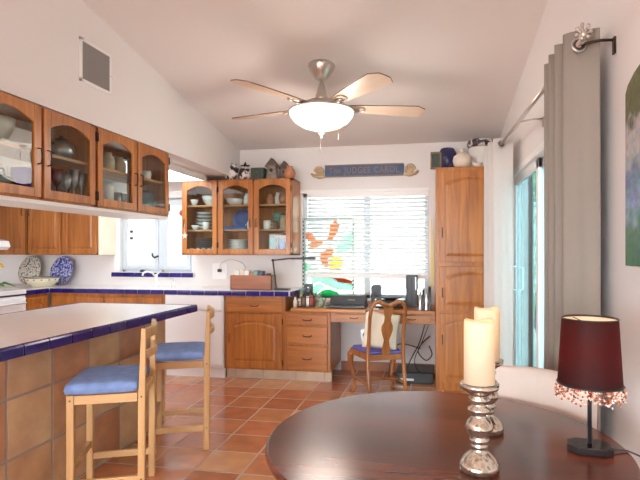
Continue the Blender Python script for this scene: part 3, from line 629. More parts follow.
# ---------------------------------------------------------------- sign over window
sg=thing('wall_sign','long blue sign board with tan scroll ends above the window','sign',(-.745,YB-.012,2.225))
rt=R(-.0)
MB().box(-.44,.44,-.018,.012,-.068,.068).build('board',plain('blue_sign_paint',(.045,.085,.17),.5,var=.25,vscale=12),sg,bevel=.006)
MB().box(-.44,.44,-.022,-.017,.056,.068).build('upper_border',M['brown'],sg); MB().box(-.44,.44,-.022,-.017,-.068,-.056).build('lower_border',M['brown'],sg)
for s in (-1,1):
    m=MB(); pts=[]
    for i in range(26): a=i*.42; r=.052*(1-i/30); pts.append((s*(.505+r*math.cos(a)*1.0),-.012,.0+r*math.sin(a)))
    m.tube(pts,[.017*(1-i/40) for i in range(26)],8); m.lathe([(.052,-.018),(.052,.012)],(s*.50,0,0),20,rot=Matrix.Rotation(R(90),3,'X'))
    m.tube([(s*.44,-.01,-.05),(s*.50,-.012,-.062),(s*.57,-.012,-.045),(s*.60,-.012,-.02)],[.02,.022,.018,.010],8)
    m.build('scroll',M['tan'],sg)
fc=bpy.data.curves.new('lettering','FONT'); fc.body='The JUDGES CAROL'; fc.size=.098; fc.extrude=.002; fc.align_x='CENTER'; fc.align_y='CENTER'; fc.space_character=1.15; fc.space_word=1.3
tmp=bpy.data.objects.new('lettering_source',fc); COL.objects.link(tmp); bpy.context.view_layer.update()
me=bpy.data.meshes.new_from_object(tmp.evaluated_get(bpy.context.evaluated_depsgraph_get())); bpy.data.objects.remove(tmp)
me.materials.clear(); me.materials.append(plain('tan_lettering',(.27,.16,.11),.6))
lt=bpy.data.objects.new('lettering',me); COL.objects.link(lt); lt.parent=sg; lt.rotation_euler=(PI/2,0,0); lt.location=(0,-.020,0)
wdt=max(v.co.x for v in me.vertices)-min(v.co.x for v in me.vertices); lt.scale=(.78/wdt,1,1)

# ---------------------------------------------------------------- blinds and stained glass
bl=thing('window_blind','white horizontal slat blind lowered over the main window','blind',(-.745,YB-.03,1.98))
MB().box(-.64,.71,-.03,.02,-.05,.0).build('head_rail',M['white'],bl,bevel=.004); m=MB()
zz=-.075
while zz>-.90:
    M4=Matrix.Translation((0,0,zz))@Matrix.Rotation(R(27),4,'X'); m.obox(M4,-.635,.70,-.024,.024,-.0013,.0013); zz-=.0455
m.build('slats',trans('blind_slat',(.86,.88,.9),.35,.5),bl)
MB().box(-.638,.705,-.026,.016,-.95,-.905).build('bottom_rail',M['white'],bl,bevel=.004)
m=MB()
for x in (-.55,0,.55): m.tube([(x,-.026,-.04),(x,-.026,-.92)],.0015,5)
m.build('ladder_cords',M['white'],bl); MB().tube([(-.60,-.045,-.03),(-.60,-.045,-.50)],.003,6).build('tilt_wand',plain('wand_grey',(.35,.37,.4),.3),bl)
sgw,sgh=.585,.90; st=thing('stained_glass_panel','stained glass panel of orange bird of paradise flowers standing in the window','stained glass',(-1.452,YB+.03,.802))
def cgl(nm,c,a=.75):
    m=bpy.data.materials.new(nm); m.use_nodes=True; nt=m.node_tree; n=nt.nodes; l=nt.links; n.clear(); o=n.new('ShaderNodeOutputMaterial')
    t=n.new('ShaderNodeBsdfTransparent'); t.inputs[0].default_value=(*c,1); d=n.new('ShaderNodeBsdfTranslucent'); d.inputs[0].default_value=(*c,1)
    mx=n.new('ShaderNodeMixShader'); mx.inputs[0].default_value=a; l.new(t.outputs[0],mx.inputs[1]); l.new(d.outputs[0],mx.inputs[2]); l.new(mx.outputs[0],o.inputs[0]); return m
def sp(x,y): return ((x-28)/(285-28)*sgw, (475-y)/(475-42)*sgh)
PC={'o':cgl('orange_glass',(.80,.33,.10)),'y':cgl('yellow_glass',(.95,.78,.20)),'g':cgl('pale_green_glass',(.55,.85,.68)),'G':cgl('green_glass',(.12,.62,.30)),'r':cgl('rust_glass',(.45,.12,.04)),'b':cgl('pale_blue_glass',(.72,.85,.85))}
MB().box(.0,sgw,-.001,.001,0,sgh).build('clear_glass',cgl('milky_glass',(.93,.96,.95),.35),st)
lead=plain('lead_came',(.05,.055,.06),.5,.5)
pieces=[('o',[(45,120),(75,125),(100,160),(132,163),(128,188),(85,205),(50,190),(72,172),(45,150)]),('o',[(195,48),(205,70),(215,80),(203,120),(178,160),(150,160),(165,120),(165,85)]),
('o',[(165,190),(185,215),(180,245),(155,262),(160,305),(142,310),(115,270),(118,230),(150,215)]),('y',[(200,245),(236,275),(215,325),(163,325),(165,268)]),('r',[(180,368),(240,370),(280,385),(275,398),(212,388)]),
('g',[(283,105),(283,200),(218,240),(200,222),(228,150)]),('g',[(75,362),(130,362),(178,372),(215,395),(283,402),(283,430),(210,428),(150,405),(110,385),(75,400)]),('G',[(100,470),(125,438),(160,430),(205,445),(215,472)]),('g',[(60,440),(110,400),(140,412),(110,440),(80,470)]),
('b',[(60,60),(110,60),(140,120),(120,140),(80,100)]),('g',[(30,280),(60,300),(90,325),(30,330)]),('b',[(140,175),(200,170),(215,200),(170,188)])]
for k,pl in pieces:
    P=[sp(*q) for q in pl]; MB().prism(P,-.004,-.0015,'y').build('glass_piece',PC[k],st)
m=MB()
for k,pl in pieces: m.tube([(sp(*q)[0],-.003,sp(*q)[1]) for q in pl],.0028,5,closed=True)
for ln in ([(28,350),(110,362),(200,385),(285,410)],[(150,160),(160,190),(130,300),(90,420)],[(28,230),(60,220),(90,205)],[(236,275),(285,240)],[(195,48),(150,42)],[(28,90),(80,100),(120,140)],[(120,400),(150,380),(180,420),(240,440),(285,470)]):
    m.tube([(sp(*q)[0],-.003,sp(*q)[1]) for q in ln],.0022,5)
m.build('lead_lines',lead,st)
m=MB(); m.box(-.003,.012,-.008,.006,0,sgh); m.box(sgw-.012,sgw+.003,-.008,.006,0,sgh); m.box(0,sgw,-.008,.006,0,.012); m.box(0,sgw,-.008,.006,sgh-.012,sgh); m.build('frame',lead,st)
m=MB()
for i in range(20):
    z=.03+i*.0445; 
    for x in (.0005,sgw-.0095): m.box(x,x+.009,-.0095,-.0075,z,z+.02)
m.build('border_studs',M['white'],st)
# yellow strip right of window
tag(MB().prism([(0,0),(.028,0),(.032,.2),(.024,.45),(.012,.72),(.0,.72)],-.006,.006,'y').build('hanging_cloth',M['yellowcloth'],loc=(-.012,5.50,.95)),'narrow yellow cloth hanging between the window and the pantry','cloth')

# ---------------------------------------------------------------- ceiling fan
FX,FY=-.85,3.86; ztop=zc(FY); fan=thing('ceiling_fan','five-blade ceiling fan with frosted bowl light and brushed nickel fittings','ceiling fan',(FX,FY,0))
tilt=Matrix.Rotation(-math.atan(.158),3,'X')
zbld=2.455
MB().lathe([(.105,0),(.106,-.02),(.095,-.05),(.055,-.11),(.035,-.125)],(0,0,ztop+.014),n=28,rot=Matrix.Rotation(0,3,'X')).build('canopy',M['nickel'],fan)
MB().lathe([(.016,ztop-.09),(.018,2.64),(.03,2.60),(.048,2.53),(.055,2.51)],n=20).build('down_rod',M['nickel'],fan)
MB().lathe([(.055,2.51),(.12,2.495),(.135,2.47),(.135,2.43),(.12,2.41),(.19,2.405),(.20,2.395)],n=32).build('motor_housing',M['nickel'],fan)
angs=[-121,-48,20,92,165]
def blade_poly():
    return [(.20,-.045),(.30,-.058),(.62,-.085),(.76,-.092),(.83,-.05),(.84,.03),(.80,.085),(.62,.085),(.30,.058),(.20,.045)]
for a in angs:
    e=MB(); poly=blade_poly(); n=len(poly); M4=Matrix.Rotation(R(a),4,'Z')@Matrix.Rotation(R(-11),4,'X')
    e.add([(x,y,-.004) for x,y in poly]+[(x,y,.004) for x,y in poly],[list(range(n))[::-1],list(range(n,2*n))]); e.cur=1
    o0=len(e.v)-2*n
    for i in range(n): e.f.append([o0+i,o0+(i+1)%n,o0+(i+1)%n+n,o0+i+n]); e.sm.append(False); e.mi.append(1)
    b=e.build('blade',[M['blade'],M['bladeedge']],fan); b.matrix_local=Matrix.Translation((0,0,zbld))@M4
    k=MB(); k.tube([(-.08,0,.0),(0,0,-.02),(.06,0,-.018),(.10,0,-.008)],[.018,.02,.018,.014],8)
    k.tube([(.09+.045*math.cos(t)*1.2,.036*math.sin(t),-.009) for t in [i*PI/8 for i in range(16)]],.009,6,closed=True)
    br=k.build('blade_bracket',M['nickel'],b,loc=(.20,0,0))
M['frost']=emit('lit_frosted_glass',(1,.90,.78),1.05)
MB().lathe([(.246,2.40),(.253,2.388),(.246,2.362),(.213,2.32),(.157,2.284),(.09,2.262),(.03,2.252)],n=40,cap=False).build('light_bowl',M['frost'],fan,loc=(0,0,.02))
MB().lathe([(.255,2.396),(.259,2.404),(.2,2.41)],n=40,cap=False).build('bowl_rim',M['nickel'],fan,loc=(0,0,.02))
MB().lathe([(.034,2.256),(.03,2.244),(.012,2.234),(.014,2.224),(.004,2.214)],n=16).build('finial',M['nickel'],fan)
for dx in (0.0,.14):
    MB().tube([(dx*1.0,-.03,2.234 if dx==0 else 2.30),(dx,-.03,2.085 if dx==0 else 2.19)],.0022,5).build('pull_chain',M['nickel'],fan)
ld=bpy.data.lights.new('fan_lamp','POINT'); ld.energy=14; ld.color=(1,.88,.78); ld.shadow_soft_size=.22; lo=bpy.data.objects.new('fan_lamp',ld); COL.objects.link(lo); lo.location=(FX,FY,2.14); 

# ---------------------------------------------------------------- stools
def cushion(m,x0,x1,y0,y1,z0,z1,nx=16,ny=16):
    v=[];f=[]
    for side in (0,1):
        for i in range(nx+1):
            for j in range(ny+1):
                u=math.sin((i/nx-.5)*PI); w=math.sin((j/ny-.5)*PI); k=(1-abs(u)**4)*(1-abs(w)**4)
                ex=1+.02*(1-abs(u)); x=(x0+x1)/2+(x1-x0)/2*u; y=(y0+y1)/2+(y1-y0)/2*w
                zm=z0+(z1-z0)*.45
                z=zm+(z1-zm)*(k**.16) if side else zm-(zm-z0)*(k**.12)
                v.append((x,y,z))
    N=(nx+1)*(ny+1)
    for side in (0,1):
        for i in range(nx):
            for j in range(ny):
                a=side*N+i*(ny+1)+j; q=(a,a+ny+1,a+ny+2,a+1); f.append(q)
    m.add(v,f,True)
    bd=[(i,0) for i in range(nx+1)]+[(nx,j) for j in range(1,ny+1)]+[(i,ny) for i in range(nx-1,-1,-1)]+[(0,j) for j in range(ny-1,0,-1)]
    return m
def make_stool(label):
    # local: faces -x (towards island), origin at floor centre; width along y
    t=thing('bar_stool',label,'stool',(0,0,0),0,'bar stools at the island'); xf,xb=-.235,.138; y0,y1=-.205,.205; L=.036
    for (x,y) in ((xf,y0),(xf,y1-L)): MB().box(x,x+L,y,y+L,0,.602).build('leg',M['pine'],t,bevel=.005)
    for y in (y0,y1-L):
        m=MB(); m.prism([(xb-L-.0,0),(xb,0),(xb+.002,.55),(xb+.006,.925),(xb-.018,.93),(xb-L+.002,.55)],y,y+L*.9,'y'); m.build('leg',M['pine'],t,bevel=.005)
    m=MB()
    for y in (y0+.004,y1-L+.004): m.box(xf+L,xb-L,y,y+.024,.552,.598)
    for x in (xf+.004,xb-L+.004): m.box(x,x+.024,y0+L,y1-L,.552,.598)
    m.build('seat_frame',M['pinex'],t,bevel=.003)
    m=cushion(MB(),xf-.01,xb-.035,y0-.005,y1+.005,.598,.668); c=m.build('seat_cushion',M['denim'],t); 
    for (y) in (y0+.006,y1-L+.006): MB().box(xf+L,xb-L,y,y+.022,.130,.167).build('stretcher',M['pinex'],t,bevel=.003)
    MB().box(xf+.006,xf+.028,y0+L,y1-L,.200,.240).build('stretcher',M['pinex'],t,bevel=.003)
    for zz,hh in ((.868,.055),(.765,.04)):
        m=MB(); v=[]; n=9
        for i in range(n):
            y=y0+L*.5+(y1-y0-L)*i/(n-1); k=.035*math.sin(PI*i/(n-1)); x=xb-.012+k
            for dx,dz in ((-.008,0),(.010,0),(.010,hh),(-.008,hh)): v.append((x+dx,y,zz+dz))
        f=[]
        for i in range(n-1):
            for k in range(4): f.append((i*4+k,i*4+(k+1)%4,(i+1)*4+(k+1)%4,(i+1)*4+k))
        f+= [(0,3,2,1),((n-1)*4,(n-1)*4+1,(n-1)*4+2,(n-1)*4+3)]
        m.add(v,f,True); m.build('back_slat',M['pine'],t,bevel=.004)
    m=MB()
    for y in (y0-.001,):
        for x,z in ((xf+.018,.575),(xb-.016,.577),(xb-.018,.15)): m.lathe([(.005,0),(.005,.002)],(x,y,z),8,rot=Matrix.Rotation(R(90),3,'X'))
    m.build('bolt_heads',M['dark'],t)
    return t
s1=make_stool('pale wooden bar stool with blue cushion, the nearer one at the island'); s1.location=(-1.67,2.525,0); s1.rotation_euler.z=R(23)
s2=copy_tree(s1); s2.location=(-1.675,3.295,0); s2.rotation_euler.z=R(24); s2['label']='pale wooden bar stool with blue cushion, the farther one near the island end'

# ---------------------------------------------------------------- round table
TX,TY,TR=.026,1.567,.529
tb=thing('dining_table','round dark mahogany dining table in the foreground','table',(TX,TY,0))
MB().lathe([(TR-.03,.722),(TR-.012,.726),(TR-.006,.735),(TR-.002,.742),(TR,.748),(TR-.003,.756),(TR-.010,.760)],n=96).build('tabletop',M['table'],tb)
MB().lathe([(TR-.09,.65),(TR-.09,.722)],n=64).build('apron',M['table'],tb)
MB().lathe([(.10,.16),(.11,.20),(.07,.26),(.055,.36),(.085,.48),(.07,.56),(.12,.62),(.14,.65)],n=28).build('pedestal',M['table'],tb)
for k in range(4):
    a=R(45+90*k); m=MB(); m.tube([(.07*math.cos(a),.07*math.sin(a),.20),(.2*math.cos(a),.2*math.sin(a),.17),(.33*math.cos(a),.33*math.sin(a),.08),(.40*math.cos(a),.40*math.sin(a),.032)],[.045,.04,.032,.03],10); m.build('leg',M['table'],tb)
# candle holders and candles
def holder(label,loc,rot=0):
    t=tag(MB().lathe([(.050,0),(.051,.016),(.047,.022),(.040,.034),(.024,.048),(.016,.056),(.022,.062),(.022,.066),(.017,.070),(.026,.078),(.026,.082),(.02,.088),(.032,.102),(.037,.114),(.030,.128),(.02,.138),(.017,.144),(.030,.156),(.030,.160),(.018,.168),(.018,.174),(.028,.182),(.028,.188),(.022,.194),(.036,.206),(.0485,.213),(.050,.219),(.050,.226),(.046,.226),(.042,.221),(.01,.220)],n=40).build('candle_holder',M['mercury'],loc=loc),label,'candle holder'); return t
def candle(label,loc,h):
    r=.0395; n=40; t=thing('pillar_candle',label,'candle',loc); m=MB()
    def ring(rr,z,wav=0): return [(rr*math.cos(2*PI*k/n),rr*math.sin(2*PI*k/n),z+wav*(math.sin(2*PI*k/n*2+1)+.6*math.sin(2*PI*k/n*3))) for k in range(n)]
    rings=[ring(r,0),ring(r,h-.012,.002),ring(r-.001,h-.003,.0028),ring(r-.004,h,.003),ring(r-.008,h-.004,.002),ring(r-.010,h-.03),ring(.012,h-.034)]
    v=[p for q in rings for p in q]; f=[(i*n+k,i*n+(k+1)%n,(i+1)*n+(k+1)%n,(i+1)*n+k) for i in range(len(rings)-1) for k in range(n)]; f.append(list(range(n))[::-1]); f.append([6*n+k for k in range(n)])
    m.add(v,f,True); m.build('wax',M['wax'],t)
    MB().lathe([(.0035,h-.034),(.0045,h-.026),(.003,h-.018),(.0005,h-.011)],n=10).build('flame',emit('candle_flame',(1,.62,.22),30),t); return t
H1=(.121,1.357,.761); H2=(.171,1.655,.761)
holder('silver mercury glass candle holder, the nearer one on the round table',H1); holder('silver mercury glass candle holder, the farther one behind the first',H2)
candle('cream pillar candle on the nearer silver holder',(H1[0],H1[1],H1[2]+.2265),.163); candle('cream pillar candle on the farther silver holder',(H2[0],H2[1],H2[2]+.2265),.163)
# table lamp
lp=thing('table_lamp','small table lamp with burgundy shade and bead fringe on black base','lamp',(.441,1.54,.761),R(-8))
a,b,c=.060,.042,.026
oc=[(-a+c,-b),(a-c,-b),(a,-b+c),(a,b-c),(a-c,b),(-a+c,b),(-a,b-c),(-a,-b+c)]
MB().prism(oc,0,.022,'z').build('base',M['blackg'],lp,bevel=.003)
MB().tube([(0,0,.02),(0,0,.30)],.006,12).build('pole',M['black'],lp)
n=48; sh=[(.0845,.192),(.0840,.196),(.0735,.374),(.0740,.378)]
MB().lathe(sh,n=n,cap=False).build('lamp_shade',M['shadefab'],lp,solid=.0012)
m=MB(); m.tube([(.0743*math.cos(2*PI*k/n),.0743*math.sin(2*PI*k/n),.378) for k in range(n)],.0017,6,closed=True); m.build('shade_trim',M['black'],lp); m=MB(); m.tube([(.0850*math.cos(2*PI*k/n),.0850*math.sin(2*PI*k/n),.193) for k in range(n)],.003,6,closed=True); m.build('shade_trim',M['black'],lp)
MB().lathe([(.0828,.196),(.0726,.374)],n=n,cap=False).build('shade_lining',M['shadelin'],lp)
m=MB()
for k in range(3): a=k*2*PI/3; m.tube([(0,0,.36),(.072*math.cos(a),.072*math.sin(a),.372)],.0015,5)
m.build('shade_spider',M['black'],lp)
m=MB(); rs=random.Random(3)
for k in range(96):
    a=2*PI*k/96
    for j in range(rs.choice([4,5,6,7])):
        rr=.0865+rs.uniform(-.003,.005); m.cur=rs.choice([0,0,0,1,1,2])
        m.ball((rr*math.cos(a+rs.uniform(-.02,.02)),rr*math.sin(a+rs.uniform(-.02,.02)),.189-j*.0062-rs.uniform(0,.004)),rs.uniform(.0022,.0036),6)
fr=m.build('bead_fringe',[M['bead_w'],M['bead_r'],M['bead_d']],lp); fr['kind']='stuff'
MB().ball((0,0,.29),.02,14,1.3).build('bulb',emit('lamp_bulb',(1,.72,.45),24),lp)
MB().tube([(.055,.01,.008),(.10,.03,.003),(.13,-.01,.003),(.16,-.05,.003)],.0025,6).build('cord',M['black'],lp)

# cream chair behind the table
ch=thing('upholstered_chair','cream upholstered chair with curved back behind the round table','chair',(.405,2.005,0),R(-39))
m=MB(); nx=12; P=[]
def backsec(u):   # u -1..1 -> y bulge, half width
    return (.195*u, .05*(1-u*u), .875-.010*u*u)
v=[];f=[]
for i in range(nx+1):
    u=-1+2*i/nx; x,y,z=backsec(u)
    for (dy,zz) in ((-.03,.40),(-.03,z-.02),(-.018,z),(.018,z),(.03,z-.02),(.03,.40)): v.append((x*(1 if zz>.5 else .93),y+dy-.0,zz))
for i in range(nx):
    for k in range(6): f.append((i*6+k,i*6+(k+1)%6,(i+1)*6+(k+1)%6,(i+1)*6+k))
f+=[list(range(6)),list(range(nx*6+5,nx*6-1,-1))]
m.add(v,f,False); m.build('backrest',M['chaircream'],ch,bevel=.008)
MB().box(-.18,.18,-.34,.03,.40,.48).build('seat',M['chaircream'],ch,bevel=.02)
for x in (-.17,.135):
    for y in (-.35,0): MB().prism([(x+.005,y+.005),(x+.03,y+.005),(x+.03,y+.03),(x+.005,y+.03)],0,.40,'z').build('leg',M['bronze'],ch)
m=MB(); m.tube([(.182,-.032,.42),(.196,-.032,.86)],.0035,6); m.build('edge_piping',M['dark'],ch)

# ---------------------------------------------------------------- curtains and rod
def curtain(name,label,keys,z0,z1,mat,grs,cat='curtain'):
    """keys: zigzag corners (x,y); smooth interpolation (catmull)"""
    t=thing(name,label,cat,(0,0,0)); pts=[]
    K=[Vector((*k,0)) for k in keys]
    for i in range(len(K)-1):
        p0=K[max(i-1,0)];p1=K[i];p2=K[i+1];p3=K[min(i+2,len(K)-1)]
        for s in range(6):
            u=s/6; pts.append(.5*((2*p1)+(-p0+p2)*u+(2*p0-5*p1+4*p2-p3)*u*u+(-p0+3*p1-3*p2+p3)*u**3))
    pts.append(K[-1]); rows=8; v=[];f=[]; n=len(pts); cx=sum(p.x for p in pts)/n; cy=sum(p.y for p in pts)/n
    for r in range(rows+1):
        q=r/rows; z=z1+(z0-z1)*q; 
        for i,p in enumerate(pts):
            w=.005*math.sin(i*.9+q*5)*q; v.append((p.x+w,p.y+.04*q*(p.y-cy)+w,z))
    for r in range(rows):
        for i in range(n-1): a=r*n+i; f.append((a,a+1,a+n+1,a+n))
    m=MB(); m.add(v,f,True); m.build('cloth',mat,t,solid=.003)
    for (x,y,z,nr) in grs:
        g=MB(); rm=Vector(nr).to_track_quat('Z','Y').to_matrix()
        g.tube([Vector((x,y,z))+rm@Vector((.026*math.cos(2*PI*k/20),.026*math.sin(2*PI*k/20),0)) for k in range(20)],.005,6,closed=True); g.build('grommet',M['nickel'],t)
        MB().lathe([(.024,-.0025),(.024,.0025)],(x,y,z),20,rot=rm).build('grommet_opening',M['dark'],t)
    return t
ga=[(.650,2.135),(.60,2.145),(.56,2.155),(.525,2.185),(.58,2.21),(.65,2.235),(.59,2.26),(.515,2.285),(.58,2.315),(.65,2.34),(.59,2.365),(.515,2.395),(.58,2.425),(.65,2.45),(.59,2.48),(.52,2.51),(.58,2.55),(.65,2.59)]
curtain('curtain','long taupe grommet curtain gathered at the near end of the rod',ga,.02,2.208,M['curtg'],[(.574,2.138,2.147,(0,-1,0))])
wa=[(.635,4.20),(.58,4.205),(.53,4.215),(.485,4.24),(.54,4.28),(.62,4.31),(.54,4.34),(.46,4.37),(.54,4.41),(.62,4.45),(.54,4.49),(.445,4.53),(.54,4.57),(.62,4.60)]
curtain('curtain','long white grommet curtain gathered next to the pantry',wa,.02,2.235,M['curtw'],[(.543,4.197,2.185,(0,-1,0))])
rod=thing('curtain_rod','brushed nickel curtain rod on the right wall above sliding door','curtain rod',(0,0,0))
MB().tube([(.573,2.085,2.146),(.538,4.66,2.194)],.0125,12).build('rod',M['nickel'],rod)
m=MB(); fc_=Vector((.573,2.08,2.163)); 
m.ball(tuple(fc_),.015,12); m.tube([tuple(fc_),(.573,2.09,2.146)],.013,8)
for k in range(7):
    a=2*PI*k/7; p=fc_+Vector((.026*math.cos(a),-.004,.026*math.sin(a)+.010)); m.ball(tuple(p),.0085,8)
    m.tube([tuple(fc_),tuple(p)],.004,6)
m.build('finial',M['nickel'],rod)
for (x,y,z,yw) in ((.573,2.11,2.146,2.12),(.555,3.40,2.17,3.40),(.54,4.64,2.193,4.64)):
    m=MB(); m.tube([(x,y,z-.010),(.64,(y+yw)/2,z+.004),(XR-.004,yw,z+.004)],.006,8); m.box(XR-.008,XR,yw-.012,yw+.012,z-.05,z+.014); m.build('bracket',M['bronze'] if y<3 else M['nickel'],rod)
# painting: arched top canvas on right wall
m,nt,b=newmat('painted_landscape'); n=nt.nodes; l=nt.links; tc=n.new('ShaderNodeTexCoord'); spx=n.new('ShaderNodeSeparateXYZ'); l.new(tc.outputs['Object'],spx.inputs[0])
no=n.new('ShaderNodeTexNoise'); no.inputs['Scale'].default_value=14; no.inputs['Detail'].default_value=6; l.new(tc.outputs['Object'],no.inputs['Vector'])
ma=n.new('ShaderNodeMath'); ma.operation='MULTIPLY_ADD'; ma.inputs[1].default_value=.28; l.new(no.outputs['Fac'],ma.inputs[0]); l.new(spx.outputs[2],ma.inputs[2])
r=n.new('ShaderNodeValToRGB'); e=r.color_ramp.elements; stops=[(.10,(.06,.16,.10)),(.28,(.11,.22,.17)),(.34,(.25,.36,.55)),(.45,(.13,.2,.3)),(.56,(.42,.42,.44)),(.62,(.36,.32,.36)),(.66,(.09,.10,.035)),(.86,(.13,.14,.05)),(.98,(.38,.36,.40))]
e[0].position=stops[0][0]; e[0].color=(*stops[0][1],1); e[1].position=stops[-1][0]; e[1].color=(*stops[-1][1],1)
for p,c in stops[1:-1]: x=e.new(p); x.color=(*c,1)
l.new(ma.outputs[0],r.inputs['Fac'])
sp2=n.new('ShaderNodeTexNoise'); sp2.inputs['Scale'].default_value=45; sp2.inputs['Detail'].default_value=3; l.new(tc.outputs['Object'],sp2.inputs['Vector'])
mx=n.new('ShaderNodeMix'); mx.data_type='RGBA'; mx.blend_type='OVERLAY'; mx.inputs['Factor'].default_value=.7; l.new(r.outputs['Color'],mx.inputs[6]); l.new(sp2.outputs['Color'],mx.inputs[7]); l.new(mx.outputs[2],b.inputs['Base Color']); b.inputs['Roughness'].default_value=.6
pa=thing('painting','arched-top landscape painting cut off by the right edge of view','painting',(XR,1.955,1.278))
poly=[(0,0),(-.60,0),(-.60,.61),(-.58,.635),(-.52,.662),(-.40,.69),(-.30,.70),(-.20,.69),(-.08,.662),(-.02,.635),(0,.61)]
MB().prism(poly,-.022,-.0,'x').build('canvas',m,pa,bevel=.002)

# ---------------------------------------------------------------- desk chair
dc=thing('desk_chair','honey wood splat-back chair with blue seat turned at the desk','chair',(-.40,4.43,0),R(24))
W2_,D2=.165,.42
# seat ring
seat=[(-.165,0),(.165,0),(.225,.36),(.20,.42),(-.20,.42),(-.225,.36)]
MB().prism(seat,.37,.42,'z').build('seat_rail',M['chairwood'],dc,bevel=.008)
MB().prism([(x*.93,.02+y*.92) for x,y in seat],.42,.445,'z').build('seat',M['seatblue'],dc,bevel=.012,segs=3)
for s in (-1,1):
    MB().tube([(s*.165,-.07,0),(s*.165,-.03,.2),(s*.165,.005,.40),(s*.158,-.01,.55),(s*.160,-.05,.75),(s*.155,-.075,.84),(s*.125,-.082,.885),(s*.085,-.084,.893),(s*.045,-.083,.87),(0,-.082,.855)],[.017,.017,.018,.016,.016,.017,.018,.02,.02,.02],10).build('back_leg',M['chairwood'],dc)
    # cabriole front legs
    MB().tube([(s*.19,.37,.41),(s*.215,.39,.36),(s*.215,.395,.30),(s*.19,.38,.18),(s*.18,.37,.08),(s*.19,.38,.03),(s*.205,.40,.012)],[.03,.033,.028,.018,.014,.018,.022],10).build('front_leg',M['chairwood'],dc)
# splat
prof=[(.0,.035),(.04,.04),(.08,.030),(.13,.022),(.18,.04),(.22,.052),(.26,.050),(.30,.03),(.34,.028),(.38,.042),(.42,.040),(.45,.034)]
m=MB(); L=[(-w,.425+z) for z,w in prof]+[(w,.425+z) for z,w in prof[::-1]]
v=[];n=len(prof)
for z,w in prof:
    y=-.0-.085*(z/.45)**1.2
    for x,yy in ((-w,y-.007),(w,y-.007),(w,y+.007),(-w,y+.007)): v.append((x,yy,.42+z))
f=[(i*4+k,i*4+(k+1)%4,(i+1)*4+(k+1)%4,(i+1)*4+k) for i in range(n-1) for k in range(4)]+[(0,1,2,3),tuple((n-1)*4+k for k in (3,2,1,0))]
m.add(v,f); m.build('splat',M['chairwood'],dc,bevel=.002)
m=MB(); m.tube([(-.165,-.03,.17),(-.19,.37,.15)],.012,8); m.tube([(.165,-.03,.17),(.19,.37,.15)],.012,8); m.tube([(-.178,.17,.16),(0,.20,.16),(.178,.17,.16)],.012,8); m.build('stretchers',M['chairwood'],dc)
cu=tag(cushion(MB(),-.15,.16,-.045,.045,-.16,.16,10,6).build('throw_pillow',M['cream']),'square cream pillow leaning against the desk chair back','pillow')
# make the pillow a puffed square standing upright
me=cu.data; me.clear_geometry(); v=[];f=[];N=12
for side in (-1,1):
    for i in range(N+1):
        for j in range(N+1):
            u=i/N*2-1; w=j/N*2-1; k=max(0,(1-u*u)*(1-w*w))**.5; pin=1-.06*(1-abs(u))*abs(w)-.06*(1-abs(w))*abs(u)
            v.append((u*.165*pin,side*.05*k,w*.165*pin))
n=N+1
for s in range(2):
    for i in range(N):
        for j in range(N): a=s*n*n+i*n+j; f.append((a,a+n,a+n+1,a+1) if s else (a,a+1,a+n+1,a+n))
me.from_pydata(v,[],f); me.polygons.foreach_set('use_smooth',[True]*len(f)); me.update()
bm=bmesh.new(); bm.from_mesh(me); bmesh.ops.remove_doubles(bm,verts=bm.verts,dist=1e-5); bmesh.ops.recalc_face_normals(bm,faces=bm.faces); bm.to_mesh(me); bm.free()
cu.matrix_world=Matrix.Translation((-.445,4.515,.615))@Matrix.Rotation(R(24),4,'Z')@Matrix.Rotation(R(-12),4,'X')@Matrix.Rotation(R(10),4,'Y')

# ---------------------------------------------------------------- desk and counter things
ZD=.75
def at_desk(name,label,cat,x,y,z=ZD,rot=0): return thing(name,label,cat,(x,y,z),rot)
sp_=at_desk('speaker','small black desktop speaker at the left end of the desk','speaker',-1.32,5.35,rot=R(6)); MB().box(-.045,.045,-.05,.05,0,.22).build('cabinet',M['dark'],sp_,bevel=.008)
for z,r in ((.07,.026),(.15,.03)): MB().lathe([(r,0),(r*.8,.004),(r*.2,.001)],(0,-.05,z),20,rot=Matrix.Rotation(R(90),3,'X')).build('speaker_cone',M['black'],sp_)
MB().lathe([(.008,0),(.007,.004)],(0,-.05,.185),12,rot=Matrix.Rotation(R(90),3,'X')).build('knob',M['silver'],sp_)
rk=at_desk('letter_rack','dark wire rack of pens and papers in front of the left speaker','rack',-1.29,5.12); m=MB()
for x in (-.09,-.045,0,.045,.09): m.tube([(x,-.05,0),(x,-.05,.10),(x,.05,.13),(x,.05,0)],.003,5)
for y,z in ((-.05,.10),(.05,.13),(-.05,.02),(.05,.05)): m.tube([(-.09,y,z),(.09,y,z)],.003,5)
m.box(-.09,.09,-.05,.05,0,.006); m.build('frame',M['bronze'],rk)
for i,(x,mt) in enumerate(((-.065,'ceramic'),(-.022,'brown'),(.022,'ceramic'),(.065,'pinkware'))): tag(MB().box(-.017,.017,-.035,.035,.007,.085+.012*i%3).build('envelope_bundle',M[mt if mt!='pinkware' else 'red'],loc=(-1.29+x,5.12,ZD),bevel=.003),['white','brown','second white','red'][i]+' bundle of papers in the dark wire rack','papers')
tag(MB().lathe([(.022,0),(.026,.03),(.016,.07),(.022,.10),(.02,.13),(.008,.145)],n=16).build('figurine',M['tan'],loc=(-1.365,5.20,ZD)),'small tan figurine at the left end of the desk','figurine')
